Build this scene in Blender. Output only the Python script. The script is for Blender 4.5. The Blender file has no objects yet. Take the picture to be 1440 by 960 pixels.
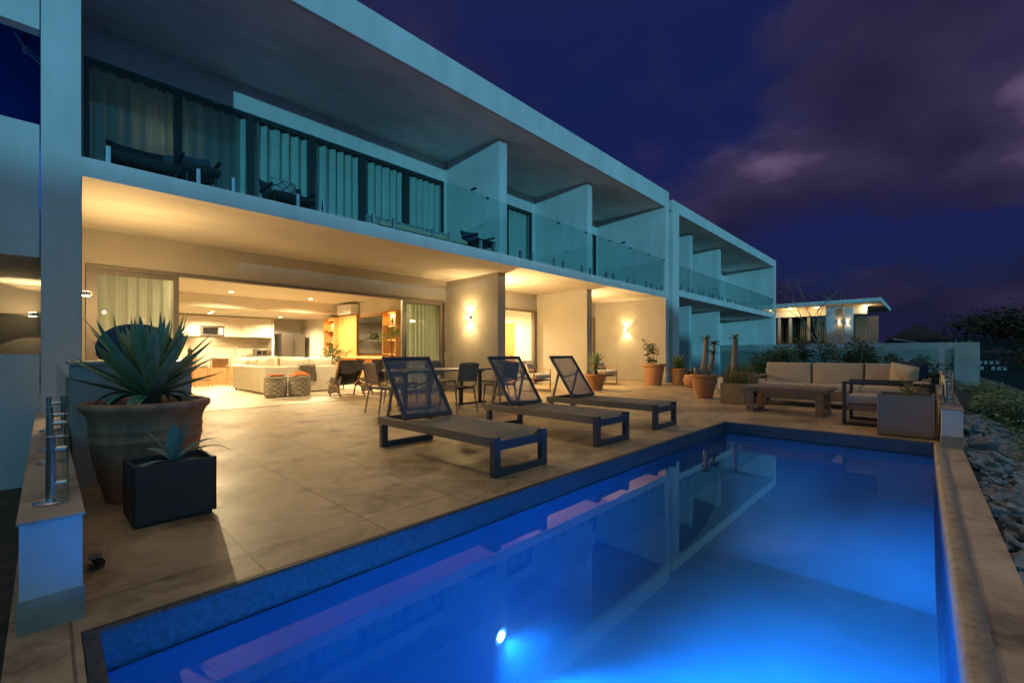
import bpy, bmesh, math, random
from mathutils import Vector, Matrix, noise
from math import sin, cos, pi, radians as R
random.seed(7)
sc = bpy.context.scene
COL = sc.collection

# ------------------------------------------------------------------ helpers
class MB:
    """collects shapes and links them as ONE mesh object"""
    def __init__(s): s.v = []; s.f = []; s.c = []
    def add(s, vs, fs, c=0.0):
        n = len(s.v); s.v += [tuple(p) for p in vs]
        s.c += list(c) if isinstance(c, (list, tuple)) else [c] * len(vs)
        s.f += [tuple(n + i for i in f) for f in fs]; return s
    def box(s, x0, x1, y0, y1, z0, z1, c=0.0):
        return s.add([(x0,y0,z0),(x1,y0,z0),(x1,y1,z0),(x0,y1,z0),(x0,y0,z1),(x1,y0,z1),(x1,y1,z1),(x0,y1,z1)],
                     [(0,3,2,1),(4,5,6,7),(0,1,5,4),(1,2,6,5),(2,3,7,6),(3,0,4,7)], c)
    def beam(s, p, q, w, h, up=(0,0,1), c=0.0):
        p = Vector(p); q = Vector(q); d = (q - p).normalized(); u = Vector(up)
        if abs(d.dot(u)) > .99: u = Vector((0,1,0))
        a = d.cross(u).normalized() * (w/2); b = a.cross(d).normalized() * (h/2)
        vs = [e + i*a + j*b for e in (p, q) for i, j in ((-1,-1),(1,-1),(1,1),(-1,1))]
        return s.add(vs, [(0,1,2,3),(7,6,5,4),(0,4,5,1),(1,5,6,2),(2,6,7,3),(3,7,4,0)], c)
    def tube(s, pts, r, seg=8, cap=True, c=0.0):
        pts = [Vector(p) for p in pts]; n = len(pts)
        rs = r if isinstance(r, (list, tuple)) else [r]*n
        vs = []; fs = []; prev = None
        for i, p in enumerate(pts):
            d = (pts[min(i+1,n-1)] - pts[max(i-1,0)]).normalized()
            if prev is None:
                u = Vector((0,0,1)) if abs(d.z) < .9 else Vector((1,0,0))
                a = d.cross(u).normalized()
            else:
                a = (prev - d*prev.dot(d)).normalized()
            prev = a; b = d.cross(a)
            vs += [p + rs[i]*(cos(2*pi*k/seg)*a + sin(2*pi*k/seg)*b) for k in range(seg)]
        for i in range(n-1):
            for k in range(seg):
                k2 = (k+1) % seg
                fs.append((i*seg+k, i*seg+k2, (i+1)*seg+k2, (i+1)*seg+k))
        if cap: fs += [tuple(range(seg))[::-1], tuple((n-1)*seg+k for k in range(seg))]
        return s.add(vs, fs, c)
    def lathe(s, prof, cx=0, cy=0, seg=32, wob=0.0):
        vs = []; fs = []; n = len(prof)
        for i, (r, z) in enumerate(prof):
            for k in range(seg):
                a = 2*pi*k/seg; rr = r*(1 + wob*noise.noise((cos(a)*1.5, sin(a)*1.5, z*2)))
                vs.append((cx + rr*cos(a), cy + rr*sin(a), z))
        for i in range(n-1):
            for k in range(seg):
                k2 = (k+1) % seg
                fs.append((i*seg+k, i*seg+k2, (i+1)*seg+k2, (i+1)*seg+k))
        fs += [tuple(range(seg))[::-1], tuple((n-1)*seg+k for k in range(seg))]
        return s.add(vs, fs)
    def grid(s, fn, nu, nv, cfn=None):
        vs = [fn(i/nu, j/nv) for j in range(nv+1) for i in range(nu+1)]
        cs = [cfn(i/nu, j/nv) for j in range(nv+1) for i in range(nu+1)] if cfn else 0.0
        w = nu+1
        return s.add(vs, [(j*w+i, j*w+i+1, (j+1)*w+i+1, (j+1)*w+i) for j in range(nv) for i in range(nu)], cs)
    def blob(s, c, r, n=6, amp=.2, sq=(1,1,1), seed=0, fr=1.3, power=1.0):
        """a rounded cube pushed about by noise: stones, cushions"""
        c = Vector(c)
        for ax in range(3):
            for sg in (-1, 1):
                def fn(u, v):
                    p = [0,0,0]; p[ax] = sg; p[(ax+1)%3] = (2*u-1)*sg; p[(ax+2)%3] = 2*v-1
                    q = Vector(p); t = q.normalized()
                    q = t.lerp(q, power) if power < 1 else t
                    k = 1 + amp*noise.noise(t*fr + Vector((seed*7.3, seed*3.1, seed)))
                    return (c.x + q.x*r*sq[0]*k, c.y + q.y*r*sq[1]*k, c.z + q.z*r*sq[2]*k)
                s.grid(fn, n, n)
        return s
    def cushion(s, x0, x1, y0, y1, z0, z1, axis=2, puff=.3, n=10, M=None):
        lo = (x0,y0,z0); hi = (x1,y1,z1)
        ce = Vector([(a+b)/2 for a, b in zip(lo, hi)]); ha = [(b-a)/2 for a, b in zip(lo, hi)]
        o1, o2 = (axis+1)%3, (axis+2)%3
        for ax in range(3):
            for sg in (-1, 1):
                def fn(u, v):
                    p = [0,0,0]; p[ax] = sg; p[(ax+1)%3] = (2*u-1)*sg; p[(ax+2)%3] = 2*v-1
                    e = max(abs(p[o1]), abs(p[o2]))
                    k = 1 - puff*e**5 - .12*puff*(abs(p[o1]*p[o2]))**3
                    m = 1 - .05*(abs(p[axis]))**3
                    q = [0,0,0]; q[axis] = p[axis]*k*ha[axis]; q[o1] = p[o1]*m*ha[o1]; q[o2] = p[o2]*m*ha[o2]
                    q = Vector(q); q[axis] *= 1 + .09*noise.noise(ce*3.7 + q*(1.3/max(.15, max(ha))))
                    if M: q = M @ q
                    return ce + q
                s.grid(fn, n, n)
        return s
    def leaf(s, base, az, el, L, W, droop=.6, fold=.25, n=7, tip=0.0, roll=0.0, c=0.0, edge=True, widest=.35):
        """a long leaf: az heading, el starting elevation, bends down by droop rad"""
        p = Vector(base); vs = []; cs = []; fs = []
        side0 = Vector((-sin(az), cos(az), 0))
        for i in range(n+1):
            t = i/n; e = el - droop*t*t
            d = Vector((cos(az)*cos(e), sin(az)*cos(e), sin(e)))
            nrm = Vector((-cos(az)*sin(e), -sin(az)*sin(e), cos(e)))
            sd = side0*cos(roll) + nrm*sin(roll)
            if i: p = p + d*(L/n)
            w = W/2*(min(1, .55 + .45*t/widest) if t < widest else max(tip, (1-((t-widest)/(1-widest))**1.6)))
            if i == n: w = max(.001, W*.012)
            vs += [p - sd*w + nrm*(w*fold), p.copy(), p + sd*w + nrm*(w*fold)]
            e_ = 1.0 if edge else c
            cs += [e_, c, e_]
        for i in range(n):
            a = 3*i; fs += [(a,a+1,a+4,a+3),(a+1,a+2,a+5,a+4)]
        return s.add(vs, fs, cs)
    def build(s, name, m, parent=None, world=False, smooth=False, bevel=0, ang=.7):
        me = bpy.data.meshes.new(name); me.from_pydata(s.v, [], s.f)
        at = me.color_attributes.new('tone', 'FLOAT_COLOR', 'POINT')
        at.data.foreach_set('color', [x for k in s.c for x in (k, k, k, 1.0)])
        if smooth:
            bm = bmesh.new(); bm.from_mesh(me)
            bmesh.ops.remove_doubles(bm, verts=bm.verts, dist=1e-5); bm.to_mesh(me); bm.free()
            me.shade_smooth(); me.set_sharp_from_angle(angle=ang)
        me.materials.append(m)
        o = bpy.data.objects.new(name, me); COL.objects.link(o)
        if parent:
            o.parent = parent
            if world:
                t = Vector((0,0,0)); q = parent
                while q: t += q.location; q = q.parent
                o.location = -t
        if bevel:
            b = o.modifiers.new('bevel', 'BEVEL'); b.width = bevel; b.segments = 2; b.limit_method = 'ANGLE'
        return o

def tag(o, label=None, cat=None, group=None, kind=None):
    for k, v in (('label',label),('category',cat),('group',group),('kind',kind)):
        if v: o[k] = v
    return o
def thing(name, label, cat, loc=(0,0,0), rz=0, group=None):
    o = bpy.data.objects.new(name, None); COL.objects.link(o)
    o.location = loc; o.rotation_euler = (0,0,rz); o.empty_display_size = .1
    return tag(o, label, cat, group)
def copy_tree(o, parent=None):
    c = o.copy(); COL.objects.link(c)
    if parent: c.parent = parent
    for ch in [x for x in bpy.data.objects if x.parent == o]: copy_tree(ch, c)
    return c
def place(proto, first, loc, rz, label):
    o = proto if first else copy_tree(proto)
    o.location = loc; o.rotation_euler = (0,0,rz); o['label'] = label
    return o
def B(*a): return MB().box(*a)

# ------------------------------------------------------------------ materials
def ramp(nt, pts):
    r = nt.nodes.new('ShaderNodeValToRGB'); el = r.color_ramp.elements
    while len(el) < len(pts): el.new(.5)
    for e, (p, c) in zip(el, pts): e.position = p; e.color = (*c, 1) if len(c) == 3 else c
    return r
def mat(name, col, rough=.6, var=.15, scale=4, bump=0.0, bscale=60, metal=0.0, spec=.5, edge=None, stretch=None, trans=0.0, emit=None, es=0.0, big=0.0):
    m = bpy.data.materials.new(name); m.use_nodes = True; nt = m.node_tree; L = nt.links
    b = nt.nodes['Principled BSDF']
    tc = nt.nodes.new('ShaderNodeTexCoord'); vec = tc.outputs['Object']
    if stretch:
        mp = nt.nodes.new('ShaderNodeMapping'); mp.inputs['Scale'].default_value = stretch
        L.new(vec, mp.inputs['Vector']); vec = mp.outputs['Vector']
    n = nt.nodes.new('ShaderNodeTexNoise'); n.inputs['Scale'].default_value = scale; n.inputs['Detail'].default_value = 6
    n.inputs['Roughness'].default_value = .62
    L.new(vec, n.inputs['Vector'])
    d = tuple(max(0, x*(1-var)) for x in col); u = tuple(min(1, x*(1+var)) for x in col)
    r = ramp(nt, [(.3, d), (.7, u)]); L.new(n.outputs['Fac'], r.inputs['Fac']); cout = r.outputs['Color']
    if big:
        n3 = nt.nodes.new('ShaderNodeTexNoise'); n3.inputs['Scale'].default_value = .55; n3.inputs['Detail'].default_value = 4
        L.new(tc.outputs['Object'], n3.inputs['Vector'])
        r3 = ramp(nt, [(.35, (1-big,)*3), (.65, (1,1,1))]); L.new(n3.outputs['Fac'], r3.inputs['Fac'])
        mx = nt.nodes.new('ShaderNodeMix'); mx.data_type = 'RGBA'; mx.blend_type = 'MULTIPLY'; mx.inputs['Factor'].default_value = 1
        L.new(cout, mx.inputs['A']); L.new(r3.outputs['Color'], mx.inputs['B']); cout = mx.outputs['Result']
    if edge:
        va = nt.nodes.new('ShaderNodeAttribute'); va.attribute_name = 'tone'
        mx = nt.nodes.new('ShaderNodeMix'); mx.data_type = 'RGBA'
        pw = nt.nodes.new('ShaderNodeMath'); pw.operation = 'POWER'; pw.inputs[1].default_value = 3.0 if len(edge) == 3 else edge[3]
        L.new(va.outputs['Fac'], pw.inputs[0])
        L.new(pw.outputs[0], mx.inputs['Factor']); L.new(cout, mx.inputs['A']); mx.inputs['B'].default_value = (*edge[:3], 1); cout = mx.outputs['Result']
    L.new(cout, b.inputs['Base Color'])
    b.inputs['Roughness'].default_value = rough; b.inputs['Metallic'].default_value = metal
    b.inputs['Specular IOR Level'].default_value = spec
    if bump:
        n2 = nt.nodes.new('ShaderNodeTexNoise'); n2.inputs['Scale'].default_value = bscale; n2.inputs['Detail'].default_value = 5
        L.new(vec, n2.inputs['Vector'])
        bp = nt.nodes.new('ShaderNodeBump'); bp.inputs['Strength'].default_value = bump; bp.inputs['Distance'].default_value = .02
        L.new(n2.outputs['Fac'], bp.inputs['Height']); L.new(bp.outputs['Normal'], b.inputs['Normal'])
    if trans:
        t = nt.nodes.new('ShaderNodeBsdfTranslucent'); L.new(cout, t.inputs['Color'])
        ms = nt.nodes.new('ShaderNodeMixShader'); ms.inputs[0].default_value = trans
        L.new(b.outputs[0], ms.inputs[1]); L.new(t.outputs[0], ms.inputs[2])
        L.new(ms.outputs[0], nt.nodes['Material Output'].inputs['Surface'])
    if emit:
        b.inputs['Emission Color'].default_value = (*emit, 1); b.inputs['Emission Strength'].default_value = es
    return m
def glass(name, tint=(.8,.93,.93), ior=1.45, rough=0.0, extra=0.0):
    m = bpy.data.materials.new(name); m.use_nodes = True; nt = m.node_tree; L = nt.links
    nt.nodes.remove(nt.nodes['Principled BSDF'])
    t = nt.nodes.new('ShaderNodeBsdfTransparent'); t.inputs['Color'].default_value = (*tint, 1)
    g = nt.nodes.new('ShaderNodeBsdfGlossy'); g.inputs['Roughness'].default_value = rough
    fr = nt.nodes.new('ShaderNodeFresnel')
    ge = nt.nodes.new('ShaderNodeNewGeometry'); io = nt.nodes.new('ShaderNodeMath'); io.operation = 'MULTIPLY_ADD'
    io.inputs[1].default_value = 1/ior - ior; io.inputs[2].default_value = ior      # thin sheet: same reflection from both faces
    L.new(ge.outputs['Backfacing'], io.inputs[0]); L.new(io.outputs[0], fr.inputs['IOR'])
    mn = nt.nodes.new('ShaderNodeMath'); mn.operation = 'MULTIPLY_ADD'; mn.inputs[1].default_value = 1.0; mn.inputs[2].default_value = extra; mn.use_clamp = True
    L.new(fr.outputs[0], mn.inputs[0])
    ms = nt.nodes.new('ShaderNodeMixShader'); L.new(mn.outputs[0], ms.inputs[0]); L.new(t.outputs[0], ms.inputs[1]); L.new(g.outputs[0], ms.inputs[2])
    L.new(ms.outputs[0], nt.nodes['Material Output'].inputs['Surface'])
    return m
def emitm(name, col, s):
    m = bpy.data.materials.new(name); m.use_nodes = True; nt = m.node_tree
    nt.nodes.remove(nt.nodes['Principled BSDF'])
    e = nt.nodes.new('ShaderNodeEmission'); e.inputs[0].default_value = (*col, 1); e.inputs[1].default_value = s
    nt.links.new(e.outputs[0], nt.nodes['Material Output'].inputs['Surface']); return m
def mesh_fabric(name, col, hole=.35, sc_=700):
    """woven sling: opaque threads with open gaps"""
    m = bpy.data.materials.new(name); m.use_nodes = True; nt = m.node_tree; L = nt.links
    b = nt.nodes['Principled BSDF']; b.inputs['Roughness'].default_value = .7
    tc = nt.nodes.new('ShaderNodeTexCoord')
    n = nt.nodes.new('ShaderNodeTexNoise'); n.inputs['Scale'].default_value = 7; n.inputs['Detail'].default_value = 5
    L.new(tc.outputs['Object'], n.inputs['Vector'])
    r = ramp(nt, [(.3, tuple(x*.75 for x in col)), (.7, tuple(x*1.2 for x in col))]); L.new(n.outputs['Fac'], r.inputs['Fac'])
    L.new(r.outputs['Color'], b.inputs['Base Color'])
    t = nt.nodes.new('ShaderNodeBsdfTransparent')
    ms = nt.nodes.new('ShaderNodeMixShader'); ms.inputs[0].default_value = hole
    L.new(b.outputs[0], ms.inputs[1]); L.new(t.outputs[0], ms.inputs[2])
    L.new(ms.outputs[0], nt.nodes['Material Output'].inputs['Surface']); return m

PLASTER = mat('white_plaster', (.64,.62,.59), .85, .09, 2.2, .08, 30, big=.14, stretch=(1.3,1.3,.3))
LOWERPL = mat('dimmed_plaster', (.38,.34,.275), .85, .06, 1.6, .06, 30, big=.08)  # plaster darkened for the ground floor to offset the bright lamps
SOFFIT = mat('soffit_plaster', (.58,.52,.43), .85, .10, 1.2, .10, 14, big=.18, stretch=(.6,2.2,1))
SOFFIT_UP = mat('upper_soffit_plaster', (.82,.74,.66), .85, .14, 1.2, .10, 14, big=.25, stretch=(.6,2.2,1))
INWALL = mat('indoor_plaster', (.72,.66,.56), .8, .04, 2)
NIGHTWALL = mat('night_wall', (.008,.008,.010), .9, .2, 1)
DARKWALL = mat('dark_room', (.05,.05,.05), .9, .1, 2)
FRAME = mat('bronze_aluminium', (.17,.14,.11), .45, .08, 6, metal=.3)
FRAME_DK = mat('dark_aluminium', (.035,.035,.038), .4, .1, 6, metal=.3)
GLASS = glass('clear_glass', (.90,.95,.94), 1.45)
RAILGLASS = glass('railing_glass', (.82,.93,.92), 1.22)
MIRROR = glass('reflective_glass', (.10,.12,.14), 1.6, extra=.05)
CURT = mat('sheer_curtain', (.70,.66,.52), .9, .06, 3, trans=.5)
CURT_UP = mat('linen_curtain', (.66,.65,.60), .9, .08, 3, trans=.2)
CHROME = mat('brushed_steel', (.62,.63,.65), .22, .05, 20, metal=1.0)
SLING = mat('sling_seat', (.23,.185,.135), .7, .15, 7, .15, 220)
SLINGMESH = mesh_fabric('sling_mesh', (.12,.12,.14), .22)
GREYWOOD = mat('grey_brown_aluminium', (.18,.14,.10), .5, .15, 5, .05, 60, stretch=(1,1,1))
BLUEDARK = mat('charcoal_aluminium', (.055,.06,.07), .45, .15, 5)
DARKTEAK = mat('dark_stained_wood', (.055,.04,.028), .55, .2, 5)
TEAK = mat('weathered_teak', (.27,.17,.10), .6, .3, 3, .1, 40, stretch=(6,.8,6))
OUTCUSH = mat('taupe_cushion', (.56,.43,.30), .9, .08, 5, .12, 160)
IVORY = mat('ivory_upholstery', (.72,.66,.52), .9, .05, 4, .08, 160)
LINEN = mat('striped_linen', (.40,.36,.30), .9, .35, 4, .1, 120, stretch=(1,9,1))
TERRA = mat('terracotta', (.42,.20,.09), .8, .18, 5, .12, 30, big=.2)
OLDCLAY = mat('old_clay', (.56,.27,.155), .7, .3, 3, .15, 22, big=.35, stretch=(3,3,.7))
SOIL = mat('soil', (.045,.032,.022), .95, .4, 14, .5, 30)
AGAVE = mat('agave_leaf', (.18,.33,.17), .5, .3, 7, edge=(.42,.40,.20,3.5))
AGAVE2 = mat('blue_agave_leaf', (.16,.28,.27), .5, .25, 7, edge=(.42,.38,.17,6.0))
LEAF = mat('green_leaf', (.12,.19,.05), .5, .35, 9, trans=.2, edge=(.15,.19,.05,1.0))
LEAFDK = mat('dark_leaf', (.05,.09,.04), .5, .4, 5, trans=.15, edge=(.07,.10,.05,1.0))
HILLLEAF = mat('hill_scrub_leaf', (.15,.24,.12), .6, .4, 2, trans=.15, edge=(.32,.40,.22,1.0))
TREELEAF = mat('tree_foliage', (.022,.033,.018), .7, .4, 1.2, trans=.1, edge=(.05,.06,.028,1.0))
GRASSLEAF = mat('grass_blade', (.16,.17,.05), .6, .3, 9, trans=.2)
BARK = mat('bark', (.17,.12,.075), .9, .3, 9, .5, 40, stretch=(1,1,.25))
BARKPALE = mat('pale_bark', (.24,.19,.13), .9, .25, 9, .4, 40, stretch=(1,1,.4))
DRYBARK = mat('dry_leaf_bases', (.12,.07,.045), .9, .4, 20, .6, 40)
BOXWOOD = mat('ribbed_grey_planter', (.25,.175,.10), .7, .15, 6, .35, 30, stretch=(.4,.4,8))
BOXDARK = mat('dark_slatted_planter', (.052,.048,.046), .6, .2, 6, .4, 30, stretch=(.4,.4,9))
STONE = mat('rough_boulder', (.32,.33,.33), .9, .35, 3, .8, 9)
EARTH = mat('dark_earth', (.045,.045,.03), .95, .5, 5, .6, 12)
CONCRETE = mat('stained_concrete', (.30,.30,.29), .85, .2, 1.5, .15, 20, big=.35)
SKIRT = mat('travertine_skirting', (.34,.30,.24), .7, .2, 8, .1, 40)
OAK = mat('honey_oak', (.50,.25,.075), .5, .22, 3, stretch=(5,5,.6))
WALNUT = mat('warm_wood', (.32,.17,.07), .5, .2, 4, stretch=(5,5,.6))
CHAIRPL = mat('taupe_resin', (.20,.16,.12), .55, .1, 6)
BLACKMET = mat('black_metal', (.018,.018,.02), .45, .1, 6, metal=.4)
TABLETOP = mat('speckled_table_top', (.22,.19,.16), .4, .15, 30)
STEEL = mat('fridge_steel', (.15,.14,.13), .35, .08, 3, metal=.7, stretch=(1,1,14))
CABINET = mat('cream_cabinet', (.72,.66,.54), .5, .03, 3)
BLACKGLOSS = mat('black_screen', (.012,.011,.010), .06, .1, 2)
WHITEPL = mat('white_plastic', (.8,.8,.78), .4, .02, 3)
THROW = mat('grey_brown_throw', (.13,.105,.08), .95, .2, 12, .25, 90)
ORANGE = mat('orange_towel', (.62,.20,.05), .95, .25, 20, .3, 120)
POUFM = mat('woven_pouf', (.36,.32,.24), .95, .2, 30, .3, 120)
RUG = mat('beige_rug', (.55,.48,.36), .95, .12, 9, .2, 140)
NAVY = mat('navy_cloth', (.03,.045,.075), .9, .2, 5, .1, 90)
CREAM = mat('cream_cloth', (.62,.50,.34), .9, .1, 6, .1, 90)
MARBLE = mat('counter_stone', (.42,.38,.32), .25, .15, 14)
SPLASH = mat('splashback', (.42,.36,.27), .5, .1, 5)
MOSAIC = mat('blue_mosaic', (.03,.075,.12), .3, .5, 45, .2, 45)
CORK = mat('ceramic_white', (.65,.6,.5), .4, .1, 8)
BULB = emitm('warm_lamp', (1,.80,.50), 25)
DISC = emitm('downlight_lens', (1,.82,.52), 22)
POOLLENS = emitm('pool_lamp_lens', (.55,.85,1), 200)
LED = emitm('shelf_led', (1,.55,.14), 9)
BLUEWIN = emitm('lit_blue_window', (.12,.36,.5), .22)

def pattern_mat(name, c1, c2, scale):
    """diamond trellis on woven cloth"""
    m = bpy.data.materials.new(name); m.use_nodes = True; nt = m.node_tree; L = nt.links
    b = nt.nodes['Principled BSDF']; b.inputs['Roughness'].default_value = .95
    tc = nt.nodes.new('ShaderNodeTexCoord'); sp = nt.nodes.new('ShaderNodeSeparateXYZ'); L.new(tc.outputs['Object'], sp.inputs[0])
    def mth(op, a, b_=None):
        n = nt.nodes.new('ShaderNodeMath'); n.operation = op
        for i, x in enumerate((a, b_)):
            if x is None: continue
            if isinstance(x, (int, float)): n.inputs[i].default_value = x
            else: L.new(x, n.inputs[i])
        return n.outputs[0]
    h = mth('ADD', sp.outputs[0], sp.outputs[1])
    outs = []
    for op in ('ADD', 'SUBTRACT'):
        a = mth(op, mth('MULTIPLY', h, scale), mth('MULTIPLY', sp.outputs[2], scale))
        outs.append(mth('LESS_THAN', mth('ABSOLUTE', mth('SUBTRACT', mth('FRACT', a), .5)), .09))
    mk = mth('MAXIMUM', outs[0], outs[1])
    n = nt.nodes.new('ShaderNodeTexNoise'); n.inputs['Scale'].default_value = 60
    L.new(tc.outputs['Object'], n.inputs['Vector'])
    mk = mth('MULTIPLY', mk, mth('ADD', n.outputs['Fac'], .35))
    mx = nt.nodes.new('ShaderNodeMix'); mx.data_type = 'RGBA'; L.new(mk, mx.inputs['Factor'])
    mx.inputs['A'].default_value = (*c1, 1); mx.inputs['B'].default_value = (*c2, 1)
    L.new(mx.outputs['Result'], b.inputs['Base Color']); return m
POUFPAT = pattern_mat('trellis_pouf_cloth', (.42,.36,.26), (.10,.085,.06), 11)
PATTERN = pattern_mat('patterned_cushion_cloth', (.35,.36,.36), (.03,.035,.04), 7)

def tile_mat(name, col, sx, ox, sy, oy, rough=.4, dark=.5, jw=.004, stain=1.0, wood=False):
    m = bpy.data.materials.new(name); m.use_nodes = True; nt = m.node_tree; L = nt.links
    b = nt.nodes['Principled BSDF']
    g = nt.nodes.new('ShaderNodeNewGeometry'); sp = nt.nodes.new('ShaderNodeSeparateXYZ'); L.new(g.outputs['Position'], sp.inputs[0])
    def mth(op, a, b_=None, c_=None):
        n = nt.nodes.new('ShaderNodeMath'); n.operation = op
        for i, x in enumerate((a, b_, c_)):
            if x is None: continue
            if isinstance(x, (int, float)): n.inputs[i].default_value = x
            else: L.new(x, n.inputs[i])
        return n.outputs[0]
    js = []; ids = []
    for k, (s, o) in enumerate(((sx, ox), (sy, oy))):
        t = mth('DIVIDE', mth('SUBTRACT', sp.outputs[k], o), s)
        fr = mth('FRACT', t); ids.append(mth('FLOOR', t))
        js.append(mth('LESS_THAN', mth('MINIMUM', fr, mth('SUBTRACT', 1.0, fr)), jw/s))
    joint = mth('MAXIMUM', js[0], js[1])
    cmb = nt.nodes.new('ShaderNodeCombineXYZ'); L.new(ids[0], cmb.inputs[0]); L.new(ids[1], cmb.inputs[1])
    wn = nt.nodes.new('ShaderNodeTexWhiteNoise'); wn.noise_dimensions = '3D'; L.new(cmb.outputs[0], wn.inputs['Vector'])
    def nz(scale, det, off=None, rg=.6, st=None, dist=0.0):
        mp = nt.nodes.new('ShaderNodeMapping'); L.new(g.outputs['Position'], mp.inputs['Vector'])
        if st: mp.inputs['Scale'].default_value = st
        if off: L.new(off, mp.inputs['Location'])
        n = nt.nodes.new('ShaderNodeTexNoise'); n.inputs['Scale'].default_value = scale; n.inputs['Detail'].default_value = det
        n.inputs['Roughness'].default_value = rg; n.inputs['Distortion'].default_value = dist
        L.new(mp.outputs[0], n.inputs['Vector']); return n.outputs['Fac']
    sc5 = nt.nodes.new('ShaderNodeVectorMath'); sc5.operation = 'SCALE'; sc5.inputs['Scale'].default_value = 9.0
    L.new(wn.outputs['Color'], sc5.inputs[0])
    vein = nz(1.6, 10, sc5.outputs[0], .72, (1.0, 1.25, 1), 1.2)
    r1 = ramp(nt, [(.25, tuple(x*.55 for x in col)), (.5, col), (.75, tuple(min(1, x*1.32) for x in col))]); L.new(vein, r1.inputs['Fac'])
    big = nz(.9, 5, None, .6)
    r2 = ramp(nt, [(.32, (.58,.57,.56)), (.62, (1,1,1))]); L.new(big, r2.inputs['Fac'])
    spot = nz(1.9, 10, None, .74)
    r4 = ramp(nt, [(.36, (.28,.25,.22)), (.50, (1,1,1))]); L.new(spot, r4.inputs['Fac'])
    def mul(a, b_, f):
        x = nt.nodes.new('ShaderNodeMix'); x.data_type = 'RGBA'; x.blend_type = 'MULTIPLY'
        x.inputs['Factor'].default_value = f if isinstance(f, (int,float)) else 1
        L.new(a, x.inputs['A'])
        if hasattr(b_, 'is_output'): L.new(b_, x.inputs['B'])
        else: x.inputs['B'].default_value = b_
        return x
    c = mul(r1.outputs['Color'], r2.outputs['Color'], .8*stain).outputs['Result']
    c = mul(c, r4.outputs['Color'], .75*stain).outputs['Result']
    tv = mth('MULTIPLY_ADD', wn.outputs['Value'], .14, .90)
    cc = nt.nodes.new('ShaderNodeCombineColor')
    for i in range(3): L.new(tv, cc.inputs[i])
    c = mul(c, cc.outputs[0], 1.0).outputs['Result']
    x = mul(c, (1-dark, 1-dark, 1-dark, 1), 1.0); L.new(joint, x.inputs['Factor']); c = x.outputs['Result']
    L.new(c, b.inputs['Base Color'])
    rr = nt.nodes.new('ShaderNodeMapRange'); L.new(big, rr.inputs['Value'])
    rr.inputs['From Min'].default_value = .3; rr.inputs['From Max'].default_value = .7
    rr.inputs['To Min'].default_value = rough-.12; rr.inputs['To Max'].default_value = rough+.15
    L.new(rr.outputs[0], b.inputs['Roughness'])
    bp = nt.nodes.new('ShaderNodeBump'); bp.inputs['Strength'].default_value = .25; bp.inputs['Distance'].default_value = .01
    L.new(mth('SUBTRACT', vein, mth('MULTIPLY', joint, .6)), bp.inputs['Height']); L.new(bp.outputs[0], b.inputs['Normal'])
    return m
DECK = tile_mat('stone_deck_tiles', (.52,.375,.21), .665, .73, 1.33, 2.6, .50, .55, .005)
INFLOOR = tile_mat('indoor_stone_tiles', (.55,.48,.36), .9, .3, .9, .4, .38, .3, stain=.35)
CAP = tile_mat('coping_stone', (.55,.43,.31), 1.5, .55, 9, -3, .6, .45)
COPEDGE = mat('pool_edge_granite', (.055,.065,.075), .55, .45, 40, .3, 60, big=.3)
POOLPL_LIT = mat('pool_plaster_lit', (.15,.58,.86), .7, .10, 2.5, .05, 40, big=.25)  # the basin plaster lightened for the floor, in place of lamp light
POOLPL_SHADED = mat('pool_plaster_shaded', (.06,.25,.42), .7, .12, 3, .05, 40, big=.3)  # same plaster darkened for the walls, shade put into the colour

def water_mat():
    m = bpy.data.materials.new('pool_water_surface'); m.use_nodes = True; nt = m.node_tree; L = nt.links
    nt.nodes.remove(nt.nodes['Principled BSDF'])
    t = nt.nodes.new('ShaderNodeBsdfTransparent'); t.inputs['Color'].default_value = (.72,.90,1,1)
    g = nt.nodes.new('ShaderNodeBsdfGlossy'); g.inputs['Roughness'].default_value = .0
    fr = nt.nodes.new('ShaderNodeFresnel'); fr.inputs['IOR'].default_value = 1.6
    tc = nt.nodes.new('ShaderNodeTexCoord')
    n = nt.nodes.new('ShaderNodeTexNoise'); n.inputs['Scale'].default_value = 2.6; n.inputs['Detail'].default_value = 3
    L.new(tc.outputs['Object'], n.inputs['Vector'])
    bp = nt.nodes.new('ShaderNodeBump'); bp.inputs['Strength'].default_value = .012; bp.inputs['Distance'].default_value = .02
    L.new(n.outputs['Fac'], bp.inputs['Height'])
    L.new(bp.outputs[0], g.inputs['Normal']); L.new(bp.outputs[0], fr.inputs['Normal'])
    ms = nt.nodes.new('ShaderNodeMixShader'); L.new(fr.outputs[0], ms.inputs[0]); L.new(t.outputs[0], ms.inputs[1]); L.new(g.outputs[0], ms.inputs[2])
    L.new(ms.outputs[0], nt.nodes['Material Output'].inputs['Surface']); add_haze(nt); return m
def add_haze(nt):
    sct = nt.nodes.new('ShaderNodeVolumeScatter'); sct.inputs['Color'].default_value = (.45,.8,1,1); sct.inputs['Density'].default_value = .10; sct.inputs['Anisotropy'].default_value = .35
    nt.links.new(sct.outputs[0], nt.nodes['Material Output'].inputs['Volume'])
WATER = water_mat()
WATERSIDE = bpy.data.materials.new('pool_water_side'); WATERSIDE.use_nodes = True
_n = WATERSIDE.node_tree; _n.nodes.remove(_n.nodes['Principled BSDF']); _t = _n.nodes.new('ShaderNodeBsdfTransparent')
_n.links.new(_t.outputs[0], _n.nodes['Material Output'].inputs['Surface']); add_haze(_n)

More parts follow.
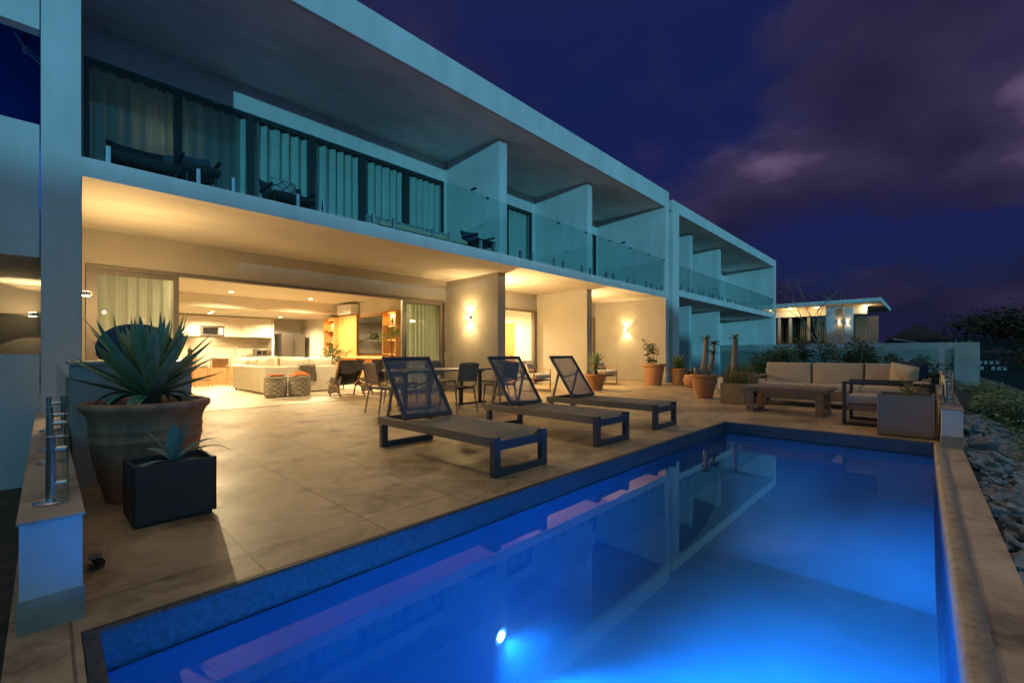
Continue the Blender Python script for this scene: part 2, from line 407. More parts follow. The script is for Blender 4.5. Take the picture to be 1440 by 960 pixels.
# ------------------------------------------------------------------ lights
def lamp(kind, name, loc, energy, col, parent=None, rot=(0,0,0), size=R(120), blend=.3, soft=.03):
    l = bpy.data.lights.new(name, kind); l.energy = energy; l.color = col
    if kind == 'SPOT': l.spot_size = size; l.spot_blend = blend
    if kind in ('SPOT', 'POINT'): l.shadow_soft_size = soft
    o = bpy.data.objects.new(name, l); COL.objects.link(o); o.location = loc; o.rotation_euler = rot
    if parent: o.parent = parent
    return o
WARM = (1, .68, .30)
IWARM = (1, .76, .41)

# ------------------------------------------------------------------ camera, sky, sun
cam = bpy.data.cameras.new('camera'); co = bpy.data.objects.new('camera', cam); COL.objects.link(co)
co.location = (0, 0, 1.05); co.rotation_euler = (R(90), 0, R(-46.5))
cam.sensor_width = 36; cam.lens = 621.6/1440*36; cam.shift_y = 17/1440; cam.clip_end = 5000; cam.clip_start = .02
sc.camera = co

SUN_EL, SUN_DIR = R(3), Vector((-.613, -.79, 0)).normalized()      # direction towards the last light
W = bpy.data.worlds.new('World'); sc.world = W; W.use_nodes = True
def build_world():
    nt = W.node_tree; L = nt.links; bg = nt.nodes['Background']
    tc = nt.nodes.new('ShaderNodeTexCoord'); D = tc.outputs['Generated']
    sp = nt.nodes.new('ShaderNodeSeparateXYZ'); L.new(D, sp.inputs[0])
    def mth(op, a, b_=None, c_=None, clamp=False):
        n = nt.nodes.new('ShaderNodeMath'); n.operation = op; n.use_clamp = clamp
        for i, x in enumerate((a, b_, c_)):
            if x is None: continue
            if isinstance(x, (int, float)): n.inputs[i].default_value = x
            else: L.new(x, n.inputs[i])
        return n.outputs[0]
    z = sp.outputs[2]
    base = ramp(nt, [(0, (.007,.019,.050)), (.10, (.009,.017,.066)), (.25, (.008,.013,.082)), (.5, (.006,.013,.080)), (1, (.006,.012,.07))])
    L.new(z, base.inputs['Fac'])
    zz = mth('ADD', mth('MAXIMUM', z, 0.0), .30)
    cv = nt.nodes.new('ShaderNodeCombineXYZ')
    L.new(mth('DIVIDE', sp.outputs[0], zz), cv.inputs[0]); L.new(mth('DIVIDE', sp.outputs[1], zz), cv.inputs[1])
    def nz(scale, det, loc, rg=.55, dist=.2):
        mp = nt.nodes.new('ShaderNodeMapping'); mp.inputs['Location'].default_value = loc
        L.new(cv.outputs[0], mp.inputs['Vector'])
        n = nt.nodes.new('ShaderNodeTexNoise'); n.inputs['Scale'].default_value = scale; n.inputs['Detail'].default_value = det
        n.inputs['Roughness'].default_value = rg; n.inputs['Distortion'].default_value = dist
        L.new(mp.outputs[0], n.inputs['Vector']); return n.outputs['Fac']
    c1 = nz(.95, 6, CLOUD_OFF, .52, .1); c2 = nz(1.7, 5, (3.1, 7.7, 0), .5, .15)
    low = nt.nodes.new('ShaderNodeMapRange'); L.new(z, low.inputs['Value'])
    for k, v in (('From Min', .10), ('From Max', .62), ('To Min', .10), ('To Max', -.06)): low.inputs[k].default_value = v
    dens = mth('ADD', c1, low.outputs[0])
    mk = nt.nodes.new('ShaderNodeMapRange'); mk.interpolation_type = 'SMOOTHSTEP'; L.new(dens, mk.inputs['Value'])
    for k, v in (('From Min', .49), ('From Max', .61)): mk.inputs[k].default_value = v
    cc = ramp(nt, [(.32, (.011,.011,.040)), (.46, (.021,.016,.052)), (.57, (.037,.028,.075)), (.67, (.14,.088,.18))])
    lift = nt.nodes.new('ShaderNodeMapRange'); L.new(z, lift.inputs['Value'])
    for k, v in (('From Min', .0), ('From Max', .30), ('To Min', -.22), ('To Max', .0)): lift.inputs[k].default_value = v
    L.new(mth('ADD', c2, lift.outputs[0]), cc.inputs['Fac'])
    mx = nt.nodes.new('ShaderNodeMix'); mx.data_type = 'RGBA'; L.new(mk.outputs[0], mx.inputs['Factor'])
    L.new(base.outputs['Color'], mx.inputs['A']); L.new(cc.outputs['Color'], mx.inputs['B'])
    # last light of dusk, low in the sky on the far side of the pool
    dt = nt.nodes.new('ShaderNodeVectorMath'); dt.operation = 'DOT_PRODUCT'; L.new(D, dt.inputs[0])
    dt.inputs[1].default_value = Vector((-.42, -.86, .18)).normalized()
    gl = mth('POWER', mth('MAXIMUM', dt.outputs['Value'], 0.0), 1.6)
    gl = mth('MULTIPLY', gl, mth('MULTIPLY_ADD', mth('MAXIMUM', z, 0.0), -.6, 1.0))
    gc = nt.nodes.new('ShaderNodeVectorMath'); gc.operation = 'SCALE'; gc.inputs[0].default_value = GLOW; L.new(gl, gc.inputs['Scale'])
    ad = nt.nodes.new('ShaderNodeVectorMath'); ad.operation = 'ADD'; L.new(mx.outputs['Result'], ad.inputs[0]); L.new(gc.outputs[0], ad.inputs[1])
    # warm glow added overhead, out of view, to light the paving
    zg = nt.nodes.new('ShaderNodeVectorMath'); zg.operation = 'SCALE'; zg.inputs[0].default_value = (1.1,.72,.34); L.new(mth('POWER', mth('MAXIMUM', z, 0.0), 12.0), zg.inputs['Scale'])
    a3 = nt.nodes.new('ShaderNodeVectorMath'); a3.operation = 'ADD'; L.new(ad.outputs[0], a3.inputs[0]); L.new(zg.outputs[0], a3.inputs[1]); ad = a3
    sky = nt.nodes.new('ShaderNodeTexSky'); sky.sky_type = 'NISHITA'; sky.sun_disc = False
    sky.sun_elevation = R(-4); sky.sun_rotation = math.atan2(SUN_DIR.x, SUN_DIR.y)
    sk = nt.nodes.new('ShaderNodeVectorMath'); sk.operation = 'SCALE'; sk.inputs['Scale'].default_value = .05; L.new(sky.outputs[0], sk.inputs[0])
    ad2 = nt.nodes.new('ShaderNodeVectorMath'); ad2.operation = 'ADD'; L.new(ad.outputs[0], ad2.inputs[0]); L.new(sk.outputs[0], ad2.inputs[1])
    L.new(ad2.outputs[0], bg.inputs['Color']); bg.inputs['Strength'].default_value = 1.0
CLOUD_OFF = (0.9, 1.6, 0.0)
GLOW = (.08, .44, .65)
build_world()
sun = bpy.data.lights.new('dusk_sun', 'SUN'); sun.energy = 1.4; sun.color = (.17, .69, 1.0); sun.angle = R(.5)
so = bpy.data.objects.new('dusk_sun', sun); COL.objects.link(so)
so.rotation_euler = (SUN_DIR*cos(SUN_EL) + Vector((0,0,sin(SUN_EL)))).to_track_quat('Z', 'Y').to_euler()
# ================================================================== SETTING
S = dict(kind='structure')
PX0, PX1, PYL = .14, 7.17, 2.28                        # pool: near end, far end, terrace side
def pyr(x): return -.105 + .012*x                       # its outer edge runs very slightly askew
WZ = -.14
fl = MB()
fl.box(-.10, 15.95, PYL+.05, 9.52, -.3, 0)
fl.box(PX1+.06, 12.5, -.30, PYL+.05, -.3, 0)
fl.box(-.10, PX0-.05, -.40, PYL+.05, -.3, 0)
tag(fl.build('terrace_floor', DECK), **S)
cp = MB()
cp.box(PX0-.05, PX1+.06, PYL, PYL+.05, -.165, .003)       # terrace side
cp.box(PX1, PX1+.06, pyr(7.2), PYL, -.165, .003)          # far end
cp.box(PX0-.05, PX0, -.4, PYL, -.165, .003)               # near end
tag(cp.build('pool_coping', COPEDGE, bevel=.012), **S)
nose = MB(); cap = MB()
xs = [PX0-.05, 2.0, 4.0, 6.0, PX1+.06]
prof = [(0,-.165), (0,-.02), (-.006,-.006), (-.02,.003), (-.05,.004), (-.078,.003), (-.085,-.001)]
nose.grid(lambda u, v: (lambda x, k: (x, pyr(x)+prof[k][0], prof[k][1]))(PX0-.05+u*(PX1+.11-PX0), round(v*6)), 12, 6)
tag(nose.build('pool_edge_bullnose', mat('worn_bullnose', (.30,.25,.19), .65, .35, 14, .2, 50), smooth=True), **S)
def capy(x): return -.345 + .0135*x
cap.grid(lambda u, v: (PX0-.05+u*(6.95-PX0+.05), (pyr(x_)-.0855)*(1-v)+capy(x_)*v if (x_ := PX0-.05+u*(6.95-PX0+.05)) is not None else 0, -.002), 8, 1)
cap.grid(lambda u, v: (PX0-.05+u*(6.95-PX0+.05), capy(PX0-.05+u*(6.95-PX0+.05)), -.002-.45*v), 8, 1)
tag(cap.build('pool_wall_cap', CAP), **S)
# basin
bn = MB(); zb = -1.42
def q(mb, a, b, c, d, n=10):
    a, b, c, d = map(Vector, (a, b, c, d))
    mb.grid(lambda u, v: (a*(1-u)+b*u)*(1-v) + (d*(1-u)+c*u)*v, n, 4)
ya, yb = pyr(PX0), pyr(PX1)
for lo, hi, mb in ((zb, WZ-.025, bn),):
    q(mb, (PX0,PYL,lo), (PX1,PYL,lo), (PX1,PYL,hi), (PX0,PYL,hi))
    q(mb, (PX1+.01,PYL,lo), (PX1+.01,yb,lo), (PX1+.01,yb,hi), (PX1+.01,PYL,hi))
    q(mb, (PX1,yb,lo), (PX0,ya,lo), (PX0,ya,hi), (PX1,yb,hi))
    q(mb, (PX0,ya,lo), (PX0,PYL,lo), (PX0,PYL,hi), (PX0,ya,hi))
bf = MB()
def pf(u, v):                                             # floor swept up at the far end, shaped to soften the shading there
    x = PX0 + (PX1-PX0)*(u if u < .5 else 1-(1-u)**1.6*.5/.5**1.6); t = max(0, min(1, (x-(PX1-1.5))/1.5))
    return (x, pyr(x)*(1-v)+PYL*v, zb + (WZ-.03-zb)*(1-math.sqrt(max(0, 1-t**2.2))))
bf.grid(pf, 60, 4); tag(bf.build('pool_floor', POOLPL_LIT, smooth=True), **S)
tag(bn.build('pool_basin', POOLPL_SHADED), **S)
wl = None
wt = MB(); wt.grid(lambda u, v: (PX0+.001+u*(PX1-PX0-.004), (lambda x: pyr(x)+.001+v*(PYL-pyr(x)-.004))(PX0+u*(PX1-PX0)), WZ), 30, 10)
ntop = len(wt.f); xa, xb = PX0+.001, PX1-.003
for a, b in (((xa,pyr(PX0)+.001),(xb,pyr(PX1)+.001)), ((xb,pyr(PX1)+.001),(xb,PYL-.003)), ((xb,PYL-.003),(xa,PYL-.003)), ((xa,PYL-.003),(xa,pyr(PX0)+.001))):
    nn = 30 if a[1] == b[1] or abs(a[0]-b[0]) > 1 else 10
    wt.grid(lambda u, v: (a[0]+(b[0]-a[0])*u, a[1]+(b[1]-a[1])*u, zb+.003+(WZ-zb-.003)*v), nn, 1)
wt.add([(xa,pyr(PX0)+.001,zb+.003),(xa,PYL-.003,zb+.003),(xb,PYL-.003,zb+.003),(xb,pyr(PX1)+.001,zb+.003)], [(0,1,2,3)])
wo = wt.build('water', WATER, smooth=True, ang=.6)
wo.data.materials.append(WATERSIDE)
for p_ in wo.data.polygons:
    if abs(p_.normal.z) < .9 or p_.center.z < WZ-.01: p_.material_index = 1
tag(wo, **S)

# the ground: one sheet to the horizon, sloping down beyond the pool wall
def gz(x, y):
    if y > -.34: return -2.2 if x > -.12 else -.36 - .03*noise.noise((x*2, y*2, 0))
    d = -.34 - y
    z = -.42 - .42*d + .012*d*d if d < 12 else -3.73
    if d < 12: z += min(1, d*.6)*(.22*noise.noise((x*.45, y*.6, 1.3)) + .07*noise.noise((x*1.7, y*1.7, 4)))
    z += max(0, min(1.0, (x-9)/6))*.55*max(0, 1-d/9)
    return max(z, -3.7)
def axis(lims):
    out = []
    for a, b, n in lims: out += [a + (b-a)*i/n for i in range(n)]
    return out + [lims[-1][1]]
gx = axis([(-2500,-60,3), (-60,-6,6), (-6,-.3,12), (-.3,-.12,1), (-.12,-.118,1), (-.118,40,80), (40,120,10), (120,2500,5)])
gy = axis([(-2500,-40,4), (-40,-8,10), (-8,-.342,26), (-.342,-.338,1), (-.338,12,24), (12,60,6), (60,2500,4)])
gm = MB(); w = len(gx)
gm.add([(x, y, gz(x, y)) for y in gy for x in gx], [(j*w+i, j*w+i+1, (j+1)*w+i+1, (j+1)*w+i) for j in range(len(gy)-1) for i in range(w-1)])
tag(gm.build('ground', EARTH, smooth=True), **S)

# unseen ridge added behind the camera to shade the lower storey
hs = MB()
hs.grid(lambda u, v: (-130+105*u, -45-60*abs(v-.25)*(1.2 if v > .25 else .9), -4+10.5*(1-abs(v-.25)/(.75 if v > .25 else .25))+.15*noise.noise((u*60,v*9,0))), 90, 8)
tag(hs.build('added_shade_ridge', EARTH, smooth=True), **S)
# low rendered walls that carry the glass railings
def low_wall(label, x0, x1, y0, y1, z1, ends):
    t = thing('parapet_wall', label, 'low wall', ((x0+x1)/2, (y0+y1)/2, 0), 0, 'low parapet walls round the terrace')
    B(x0, x1, y0, y1, -.3 if x0 < 1 else -.01, z1-.012).build('wall', PLASTER, t, True)
    B(x0-.008, x1+.008, y0-.008, y1+.008, z1-.012, z1).build('coping', CAP, t, True, bevel=.003)
    B(x0-.007, x1+.007, y0-.007, y1+.007, .004 if x0 > 1 else -.02, .125).build('skirting', SKIRT, t, True)
    return t
low_wall('low white rendered parapet wall left of the pots, its end facing the pool corner', -.07, .10, 2.46, 6.90, .42, 0)
low_wall('low white parapet pillar and wall on the right, beside the ribbed planter', 6.96, 12.2, -.255, -.085, .43, 0)
low_wall('low parapet wall running behind the outdoor sofa', 12.21, 12.38, -.25, 4.1, .43, 0)

# glass railings on them
def rail_post(parent, x, y, z0, z1, nx, ny, r=.017):
    m = MB(); m.tube([(x,y,z0+.012), (x,y,z1)], r, 14)
    p = m.build('post', CHROME, parent, True, smooth=True)
    MB().lathe([(.055,z0+.001), (.055,z0+.008), (.05,z0+.012)], x, y, 20).build('base_flange', CHROME, p, True, smooth=True)
    for z in (z0+(z1-z0)*.28, z0+(z1-z0)*.80):
        MB().tube([(x,y,z), (x+nx*.046,y+ny*.046,z)], .013, 10).build('glass_clamp', CHROME, p, True, smooth=True)
    return p
t = thing('glass_railing', 'short glass railing on chrome posts standing on the left parapet wall', 'glass railing', (0, 4, .42), 0, 'glass railings of the terrace')
for y0, y1 in ((2.62, 3.95), (4.0, 5.5)):
    B(.056, .066, y0, y1, .45, .95).build('glass_panel', RAILGLASS, t, True)
for y in (2.70, 3.7, 4.2, 5.2): rail_post(t, .014, y, .42, .70, 1, 0)
t = thing('glass_railing', 'glass railing on chrome posts above the right hand parapet, overlooking the slope', 'glass railing', (9.5, -.17, .43), 0, 'glass railings of the terrace')
for x0, x1 in ((7.35, 8.7), (8.75, 10.4), (10.45, 12.15)):
    B(x0, x1, -.196, -.186, .46, 1.12).build('glass_panel', RAILGLASS, t, True)
    for x in (x0+.2, x1-.2): rail_post(t, x, -.13, .43, .74, 0, -1)
t = thing('glass_railing', 'glass railing along the back of the outdoor sofa', 'glass railing', (12.3, 3, .43), 0, 'glass railings of the terrace')
for k in range(3):
    y0 = -.1 + k*1.40
    B(12.29, 12.30, y0, y0+1.35, .46, 1.13).build('glass_panel', RAILGLASS, t, True)
    for y in (y0+.25, y0+1.10): rail_post(t, 12.235, y, .43, .70, 1, 0)

t = thing('glass_railing', 'glass railing beyond the planter boxes, in front of the second house', 'glass railing', (14, 4.1, 0), 0, 'glass railings of the terrace')
for k in range(3):
    x0 = 12.45 + k*1.16
    B(x0, x0+1.12, 4.06, 4.07, .06, 1.13).build('glass_panel', RAILGLASS, t, True)
    for x in (x0+.2, x0+.92): rail_post(t, x, 4.12, 0, .42, 0, -1)
# boulders between pool wall and scrub
rk = random.Random(11); first = None
for k in range(190):
    x = 3.4 + 8.2*rk.random()**1.0; d = .10 + .72*rk.random()
    r = .045 + .11*rk.random()**1.6
    y = capy(min(x, 7)) - d - r*.6
    m = MB().blob((0,0,0), r, 7, .85, (rk.uniform(.8,1.5), rk.uniform(.8,1.1), rk.uniform(.6,.85)), k, 1.6, .35)
    o = m.build('boulder', STONE, smooth=True, ang=.42)
    o.location = (x, y, gz(x, y)+r*.30 + .05*rk.random()); o.rotation_euler = (rk.uniform(-.4,.4), rk.uniform(-.4,.4), rk.uniform(0,6))
    tag(o, 'grey rough boulder in the heap between the pool wall and the scrub slope', 'boulder', 'boulders heaped along the outer pool wall')

# underwater lamps
def pool_lamp(label, loc, az, energy, tilt=0, ang=150, beam=0):
    t = thing('pool_lamp', label, 'pool light', loc, az, 'underwater pool lamps')
    ring = MB()
    vs = [(0.012*(i in (1,2)), r*cos(2*pi*k/24), r*sin(2*pi*k/24)) for i, r in enumerate((.06,.058,.036,.032)) for k in range(24)]
    ring.add(vs, [(i*24+k, i*24+(k+1)%24, (i+1)*24+(k+1)%24, (i+1)*24+k) for i in range(3) for k in range(24)])
    ring.build('rim', CHROME, t, smooth=True)
    ln = MB(); ln.add([(.006, .032*cos(2*pi*k/24), .032*sin(2*pi*k/24)) for k in range(24)], [tuple(range(24))])
    ln.build('lens', POOLLENS, t)
    lamp('SPOT', 'pool_lamp_beam', (.06,0,0), energy, (.014,.27,1.0), t, (0, R(-90)+tilt, 0), R(ang), .5, .05)
    if beam: lamp('SPOT', 'pool_lamp_core', (.06,0,0), beam, (.06,.38,1.0), t, (0, R(-90)+R(1), R(81)), R(17), 1.0, .03)
    return t
pool_lamp('round underwater lamp glaring white in the pool wall on the terrace side', (2.27, PYL-.004, -1.0), R(-90), 230, R(22), 128, 380)
pool_lamp('round underwater lamp in the near end wall of the pool', (PX0+.004, .55, -.70), R(-14), 16000, R(43), 90)
# ================================================================== VILLA
YF = 6.94
villa = thing('villa', 'long white two storey villa with lit living room and balconies beside the pool', 'villa', (7.7, YF, 0))
def part(name, m, *boxes, p=None, bevel=0):
    mb = MB()
    for b in boxes: mb.box(*b)
    return mb.build(name, m, p or villa, True, bevel=bevel)
part('roof', PLASTER, (-.04,15.62,YF,20.6,6.36,6.92), (-.04,15.62,YF,7.0,6.33,6.36))
part('upper_soffit', SOFFIT_UP, (.27,15.35,7.0,9.99,6.352,6.358))
part('side_wall', PLASTER, (-.04,.27,YF,20.6,-.36,6.33))
part('end_wall', PLASTER, (15.35,15.62,YF,20.6,-.3,6.33))
part('balcony_slab', PLASTER, (.27,15.35,YF,7.0,3.05,3.27), (.27,15.35,7.0,20.6,3.08,3.266))
part('balcony_soffit', SOFFIT, (.27,15.35,7.0,9.9,3.072,3.079))
for x in (7.75, 11.68):
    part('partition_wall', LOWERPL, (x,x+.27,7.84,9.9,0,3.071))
for x in (7.67, 11.50):
    part('partition_wall', PLASTER, (x,x+.27,7.71,9.82,3.267,6.351))
part('dimmed_wall_sheet', LOWERPL, (15.342,15.349,6.96,9.9,0,3.05)); part('dimmed_wall_sheet', LOWERPL, (.271,.278,6.96,9.9,0,3.05))  # thin sheets added to darken the lower inner faces of the end walls
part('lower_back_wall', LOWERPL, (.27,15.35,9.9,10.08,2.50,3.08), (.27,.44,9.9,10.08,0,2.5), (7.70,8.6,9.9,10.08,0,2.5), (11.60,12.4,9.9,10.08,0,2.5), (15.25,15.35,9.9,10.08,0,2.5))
part('upper_back_wall', PLASTER, (.27,15.35,9.82,10.0,5.80,6.36), (.27,.42,9.82,10.0,3.266,5.8), (7.59,8.95,9.82,10.0,3.266,5.8), (11.31,13.0,9.82,10.0,3.266,5.8), (15.26,15.35,9.82,10.0,3.266,5.8))
for b_ in ((7.738,7.75,7.84,9.9,.002,.11), (11.668,11.68,7.84,9.9,.002,.11), (15.33,15.341,6.96,9.9,.002,.11), (8.02,8.6,9.888,9.9,.002,.11)): part('skirting', SKIRT, b_)
part('dark_room_sheet', DARKWALL, (.27,15.35,10.75,10.8,3.267,6.35))  # dark sheet stands for the unlit rooms, darkness put into its colour
# living room shell
part('indoor_wall', INWALL, (.27,7.75,20.2,20.4,0,3.07), (7.75,7.85,10.08,20.4,0,3.07), (.24,.275,10.08,20.4,0,3.07))
part('living_room_ceiling', INWALL, (.27,7.75,10.08,16.3,2.90,3.07))
part('kitchen_bulkhead', INWALL, (.27,7.75,16.3,20.2,2.50,3.07))
part('bedroom_wall', INWALL, (11.70,11.85,10.08,14.2,0,3.07), (8.03,11.7,14.0,14.2,0,3.07), (7.86,7.95,10.08,14.0,0,3.07))
part('bedroom_ceiling', INWALL, (7.95,11.7,10.08,14.0,2.75,3.07))
tag(B(.27,15.35,9.62,20.4,-.3,-.002).build('indoor_floor', INFLOOR), **S)
tag(B(.27,15.35,9.52,9.62,-.3,-.02).build('door_track', BLACKMET), **S)
# the wooden bedroom door
d = part('bedroom_door', OAK, (11.665,11.70,10.95,11.85,0,2.16), bevel=.004)
part('door_casing', CORK, (11.672,11.70,10.90,10.948,0,2.2), (11.672,11.70,11.852,11.90,0,2.2), (11.672,11.70,10.948,11.852,2.162,2.2), p=d)
MB().tube([(11.64,11.05,1.0),(11.64,11.17,1.0)], .009, 8).build('handle', CHROME, d, True, smooth=True)
part('light_switch', WHITEPL, (11.69,11.70,10.42,10.50,1.10,1.22), bevel=.003)
# sliding doors, lower floor
def frame_rect(x0, x1, z0, z1, y0, y1, w, m, name, pane=True, g=GLASS, p=None):
    f = part(name, m, (x0,x0+w,y0,y1,z0,z1), (x1-w,x1,y0,y1,z0,z1), (x0+w,x1-w,y0,y1,z1-w,z1), (x0+w,x1-w,y0,y1,z0,z0+w), p=p)
    if pane: part('pane', g, (x0+w,x1-w,(y0+y1)/2-.004,(y0+y1)/2+.004,z0+w,z1-w), p=f)
    return f
part('door_head', FRAME, (.44,7.70,9.86,10.0,2.44,2.50), (.44,.50,9.86,10.0,0,2.44), (7.64,7.70,9.86,10.0,0,2.44))
frame_rect(.50, 1.66, .003, 2.44, 9.92, 9.97, .075, FRAME, 'sliding_door')
f = frame_rect(6.38, 7.64, .003, 2.44, 9.92, 9.97, .085, FRAME, 'sliding_door')
f = frame_rect(6.30, 7.56, .003, 2.44, 9.86, 9.91, .06, FRAME, 'sliding_door')
part('door_head', FRAME, (8.6,11.6,9.86,10.0,2.45,2.50), (11.50,11.6,9.86,10.0,0,2.45), (8.6,8.68,9.86,10.0,0,2.45))
part('door_head', FRAME, (12.4,15.25,9.86,10.0,2.45,2.50), (15.13,15.25,9.86,10.0,0,2.45), (12.4,12.48,9.86,10.0,0,2.45))
frame_rect(12.48, 13.8, .003, 2.45, 9.92, 9.97, .07, FRAME, 'sliding_door'); frame_rect(13.8, 15.13, .003, 2.45, 9.92, 9.97, .07, FRAME, 'sliding_door')
# upper windows
def windows(xs, p=None):
    for a, b in zip(xs, xs[1:]): frame_rect(a, b, 3.27, 5.80, 9.80, 9.88, .06, FRAME_DK, 'balcony_window', g=GLASS, p=p)
windows([.42, 1.63, 2.80, 4.00, 5.20, 6.40, 7.59]); windows([8.95, 10.12, 11.31]); windows([13.0, 14.1, 15.26])
part('roof_drip_edge', BLACKMET, (.27,15.35,7.0,7.02,6.338,6.352))
part('slab_drip_edge', SKIRT, (.27,15.35,7.0,7.012,3.056,3.072))
part('mosaic_strip', MOSAIC, (15.62,15.95,7.10,7.2,-.3,6.3))
# vents and lamps on the upper partitions
part('wall_vent', BLACKMET, (7.655,7.67,8.55,8.75,5.30,5.36), bevel=.004)
part('wall_vent', BLACKMET, (15.335,15.35,8.55,8.75,5.30,5.36), bevel=.004)

# ---- curtains
def curtain(x0, x1, y, z0, z1, m, label, wave=.13, amp=.035, seed=0, group=None, name='curtain'):
    n = max(12, int((x1-x0)/wave*10)); mb = MB()
    def fn(u, v):
        x = x0 + u*(x1-x0); ph = x/wave*2*pi
        k = amp*(sin(ph + 1.3*noise.noise((x*3, seed, 0))) + .35*sin(2.3*ph + seed))*(.75 + .5*noise.noise((x*2.2, seed, v*.8)))
        return (x, y + k*(.8+.3*v), z0 + (z1-z0)*v)
    mb.grid(fn, n, 6)
    return tag(mb.build(name, m, smooth=True, ang=3), label, 'curtain', group)
curtain(.52, 1.66, 10.14, .02, 2.46, CURT, 'sheer cream curtain lit from behind in the left glass door of the living room', .16, .04, 1)
curtain(6.42, 7.64, 10.14, .02, 2.46, CURT, 'pale green cream curtain behind the right glass door, under the reflected wall lamp', .14, .035, 2)
ups = [.42, 1.63, 2.80, 4.00, 5.20, 6.40, 7.59]
names = ['beige curtain in the first upstairs window next to the end column', 'dim beige curtain in the second upstairs window from the column', 'curtain in the third upstairs window, behind the balcony chair',
         'curtain in the fourth upstairs window from the column', 'curtain in the fifth upstairs window, above the patterned cushions', 'curtain in the last wide upstairs window beside the first partition']
for i, (a, b) in enumerate(zip(ups, ups[1:])):
    curtain(a+.05, b-.05, 9.99, 3.29, 5.735, CURT_UP, names[i], .20, .06, i+3, 'upstairs curtains')
curtain(10.2, 11.24, 9.99, 3.29, 5.735, CURT_UP, 'curtain in the narrow upstairs window of the middle balcony bay', .17, .05, 12, 'upstairs curtains')
curtain(14.2, 15.2, 9.99, 3.29, 5.735, CURT_UP, 'curtain in the upstairs window of the end balcony bay', .17, .05, 14, 'upstairs curtains')
curtain(12.5, 15.1, 10.16, .02, 2.46, CURT, 'curtain in the ground floor glass door of the end bay', .16, .04, 15)

lamp('POINT', 'bedroom_glow', (-6.3,3.4,4.9), 4, WARM, villa, soft=.2)
# ---- balcony railings
def balcony_railing(label, xs, y, zb, zt):
    t = thing('balcony_railing', label, 'glass railing', ((xs[0]+xs[-1])/2, y, zb), 0, 'balcony glass railings')
    for a, b in zip(xs, xs[1:]):
        g = B(a+.012, b-.012, y-.006, y+.006, zb+.05, zt).build('glass_panel', RAILGLASS, t, True)
        for x in (a+.2, b-.2):
            MB().box(x-.022, x+.022, y-.028, y+.028, zb, zb+.20).build('spigot', CHROME, g, True, bevel=.004)
        B(b-.03, b+.03, y-.02, y+.02, zt-.05, zt-.012).build('corner_clip', FRAME_DK, g, True, bevel=.004)
    return t
balcony_railing('clear glass railing along the long upper balcony of the villa', [.30]+[1.575+1.2555*k for k in range(11)]+[15.32], 6.99, 3.27, 4.45)

# ---- wall lamps
def sconce(label, x, y, z, s, e=30, glow=16, off=.10):
    t = thing('wall_lamp', label, 'wall lamp', (x, y, z), 0, 'up and down wall lamps')
    m = MB().box(min(0,s*.095), max(0,s*.14), -.06, .06, -.028, .028)
    m.build('housing', CORK, t, bevel=.006)
    for up in (1, -1):
        B(min(s*.05,s*.125), max(s*.05,s*.125), -.045, .045, up*.029-.001, up*.029+.001).build('lens', BULB, t)
        lamp('SPOT', 'wall_lamp_beam', (s*.10, 0, up*.034), e, WARM, t, (R(180) if up > 0 else 0, 0, 0), R(98), .06, .015)
    lamp('POINT', 'wall_lamp_fill', (s*off, 0, 0), glow, WARM, t, soft=.02)  # fill light added in front of the lamp to brighten terrace and soffit
    return t
sconce('small lit wall lamp on the first ground floor partition, right of the glass doors', 7.75, 8.89, 2.0, -1, 62, 45, .42)
sconce('small lit wall lamp on the end wall, above the terracotta pots', 15.342, 8.5, 1.95, -1, 56, 10, .3)
sconce('small lit wall lamp on the end column, left of the glass doors', .278, 8.2, 1.85, 1, 4, 115, .5)
sconce('added unseen wall lamp on the far side of the first ground floor partition', 8.02, 8.9, 2.0, 1, 110, 420, .45)  # this and the next lamp are added out of view to brighten bays and paving
sconce('added unseen wall lamp on the far side of the second partition', 11.95, 8.9, 2.0, 1, 70, 320, .45)

# ================================================================== SECOND ROW HOUSE
h2 = thing('row_house', 'second white two storey house with unlit balconies, next along the row', 'house', (23, YF, 0))
def p2(name, m, *boxes): return part(name, m, *boxes, p=h2)
p2('roof', PLASTER, (15.95,30.9,YF,20,6.36,6.74), (15.95,30.9,YF,7.0,6.32,6.36))
p2('upper_soffit', SOFFIT_UP, (16.52,30.55,7.0,9.99,6.352,6.358))
p2('side_wall', PLASTER, (15.95,16.52,YF,20,-2.2,6.32))
p2('end_wall', PLASTER, (30.55,30.9,YF,20,-2.2,6.32))
p2('balcony_slab', PLASTER, (16.52,30.55,YF,20,3.22,3.46))
p2('lower_soffit', SOFFIT_UP, (16.52,30.55,7.0,9.9,3.212,3.219))
for x in (19.5, 23.14):
    p2('partition_wall', PLASTER, (x,x+.27,7.7,9.82,3.46,6.351)); p2('partition_wall', PLASTER, (x,x+.27,7.75,9.9,-2.2,3.211))
p2('back_wall', PLASTER, (16.52,30.55,9.82,10.0,3.46,6.35), (16.52,30.55,9.9,10.08,-2.2,3.21))
for a, b in ((22.0,23.0), (26.2,28.4)):
    f = frame_rect(a, b, 3.47, 5.75, 9.76, 9.82, .06, FRAME_DK, 'balcony_window', g=MIRROR, p=h2)
for a, b in ((17.2,18.9), (25.0,28.0)):
    frame_rect(a, b, .1, 2.4, 9.84, 9.90, .06, FRAME_DK, 'terrace_window', g=MIRROR, p=h2)
balcony_railing('glass railing along the balcony of the second house in the row', [16.55+1.163*k for k in range(13)], 6.99, 3.46, 4.40)

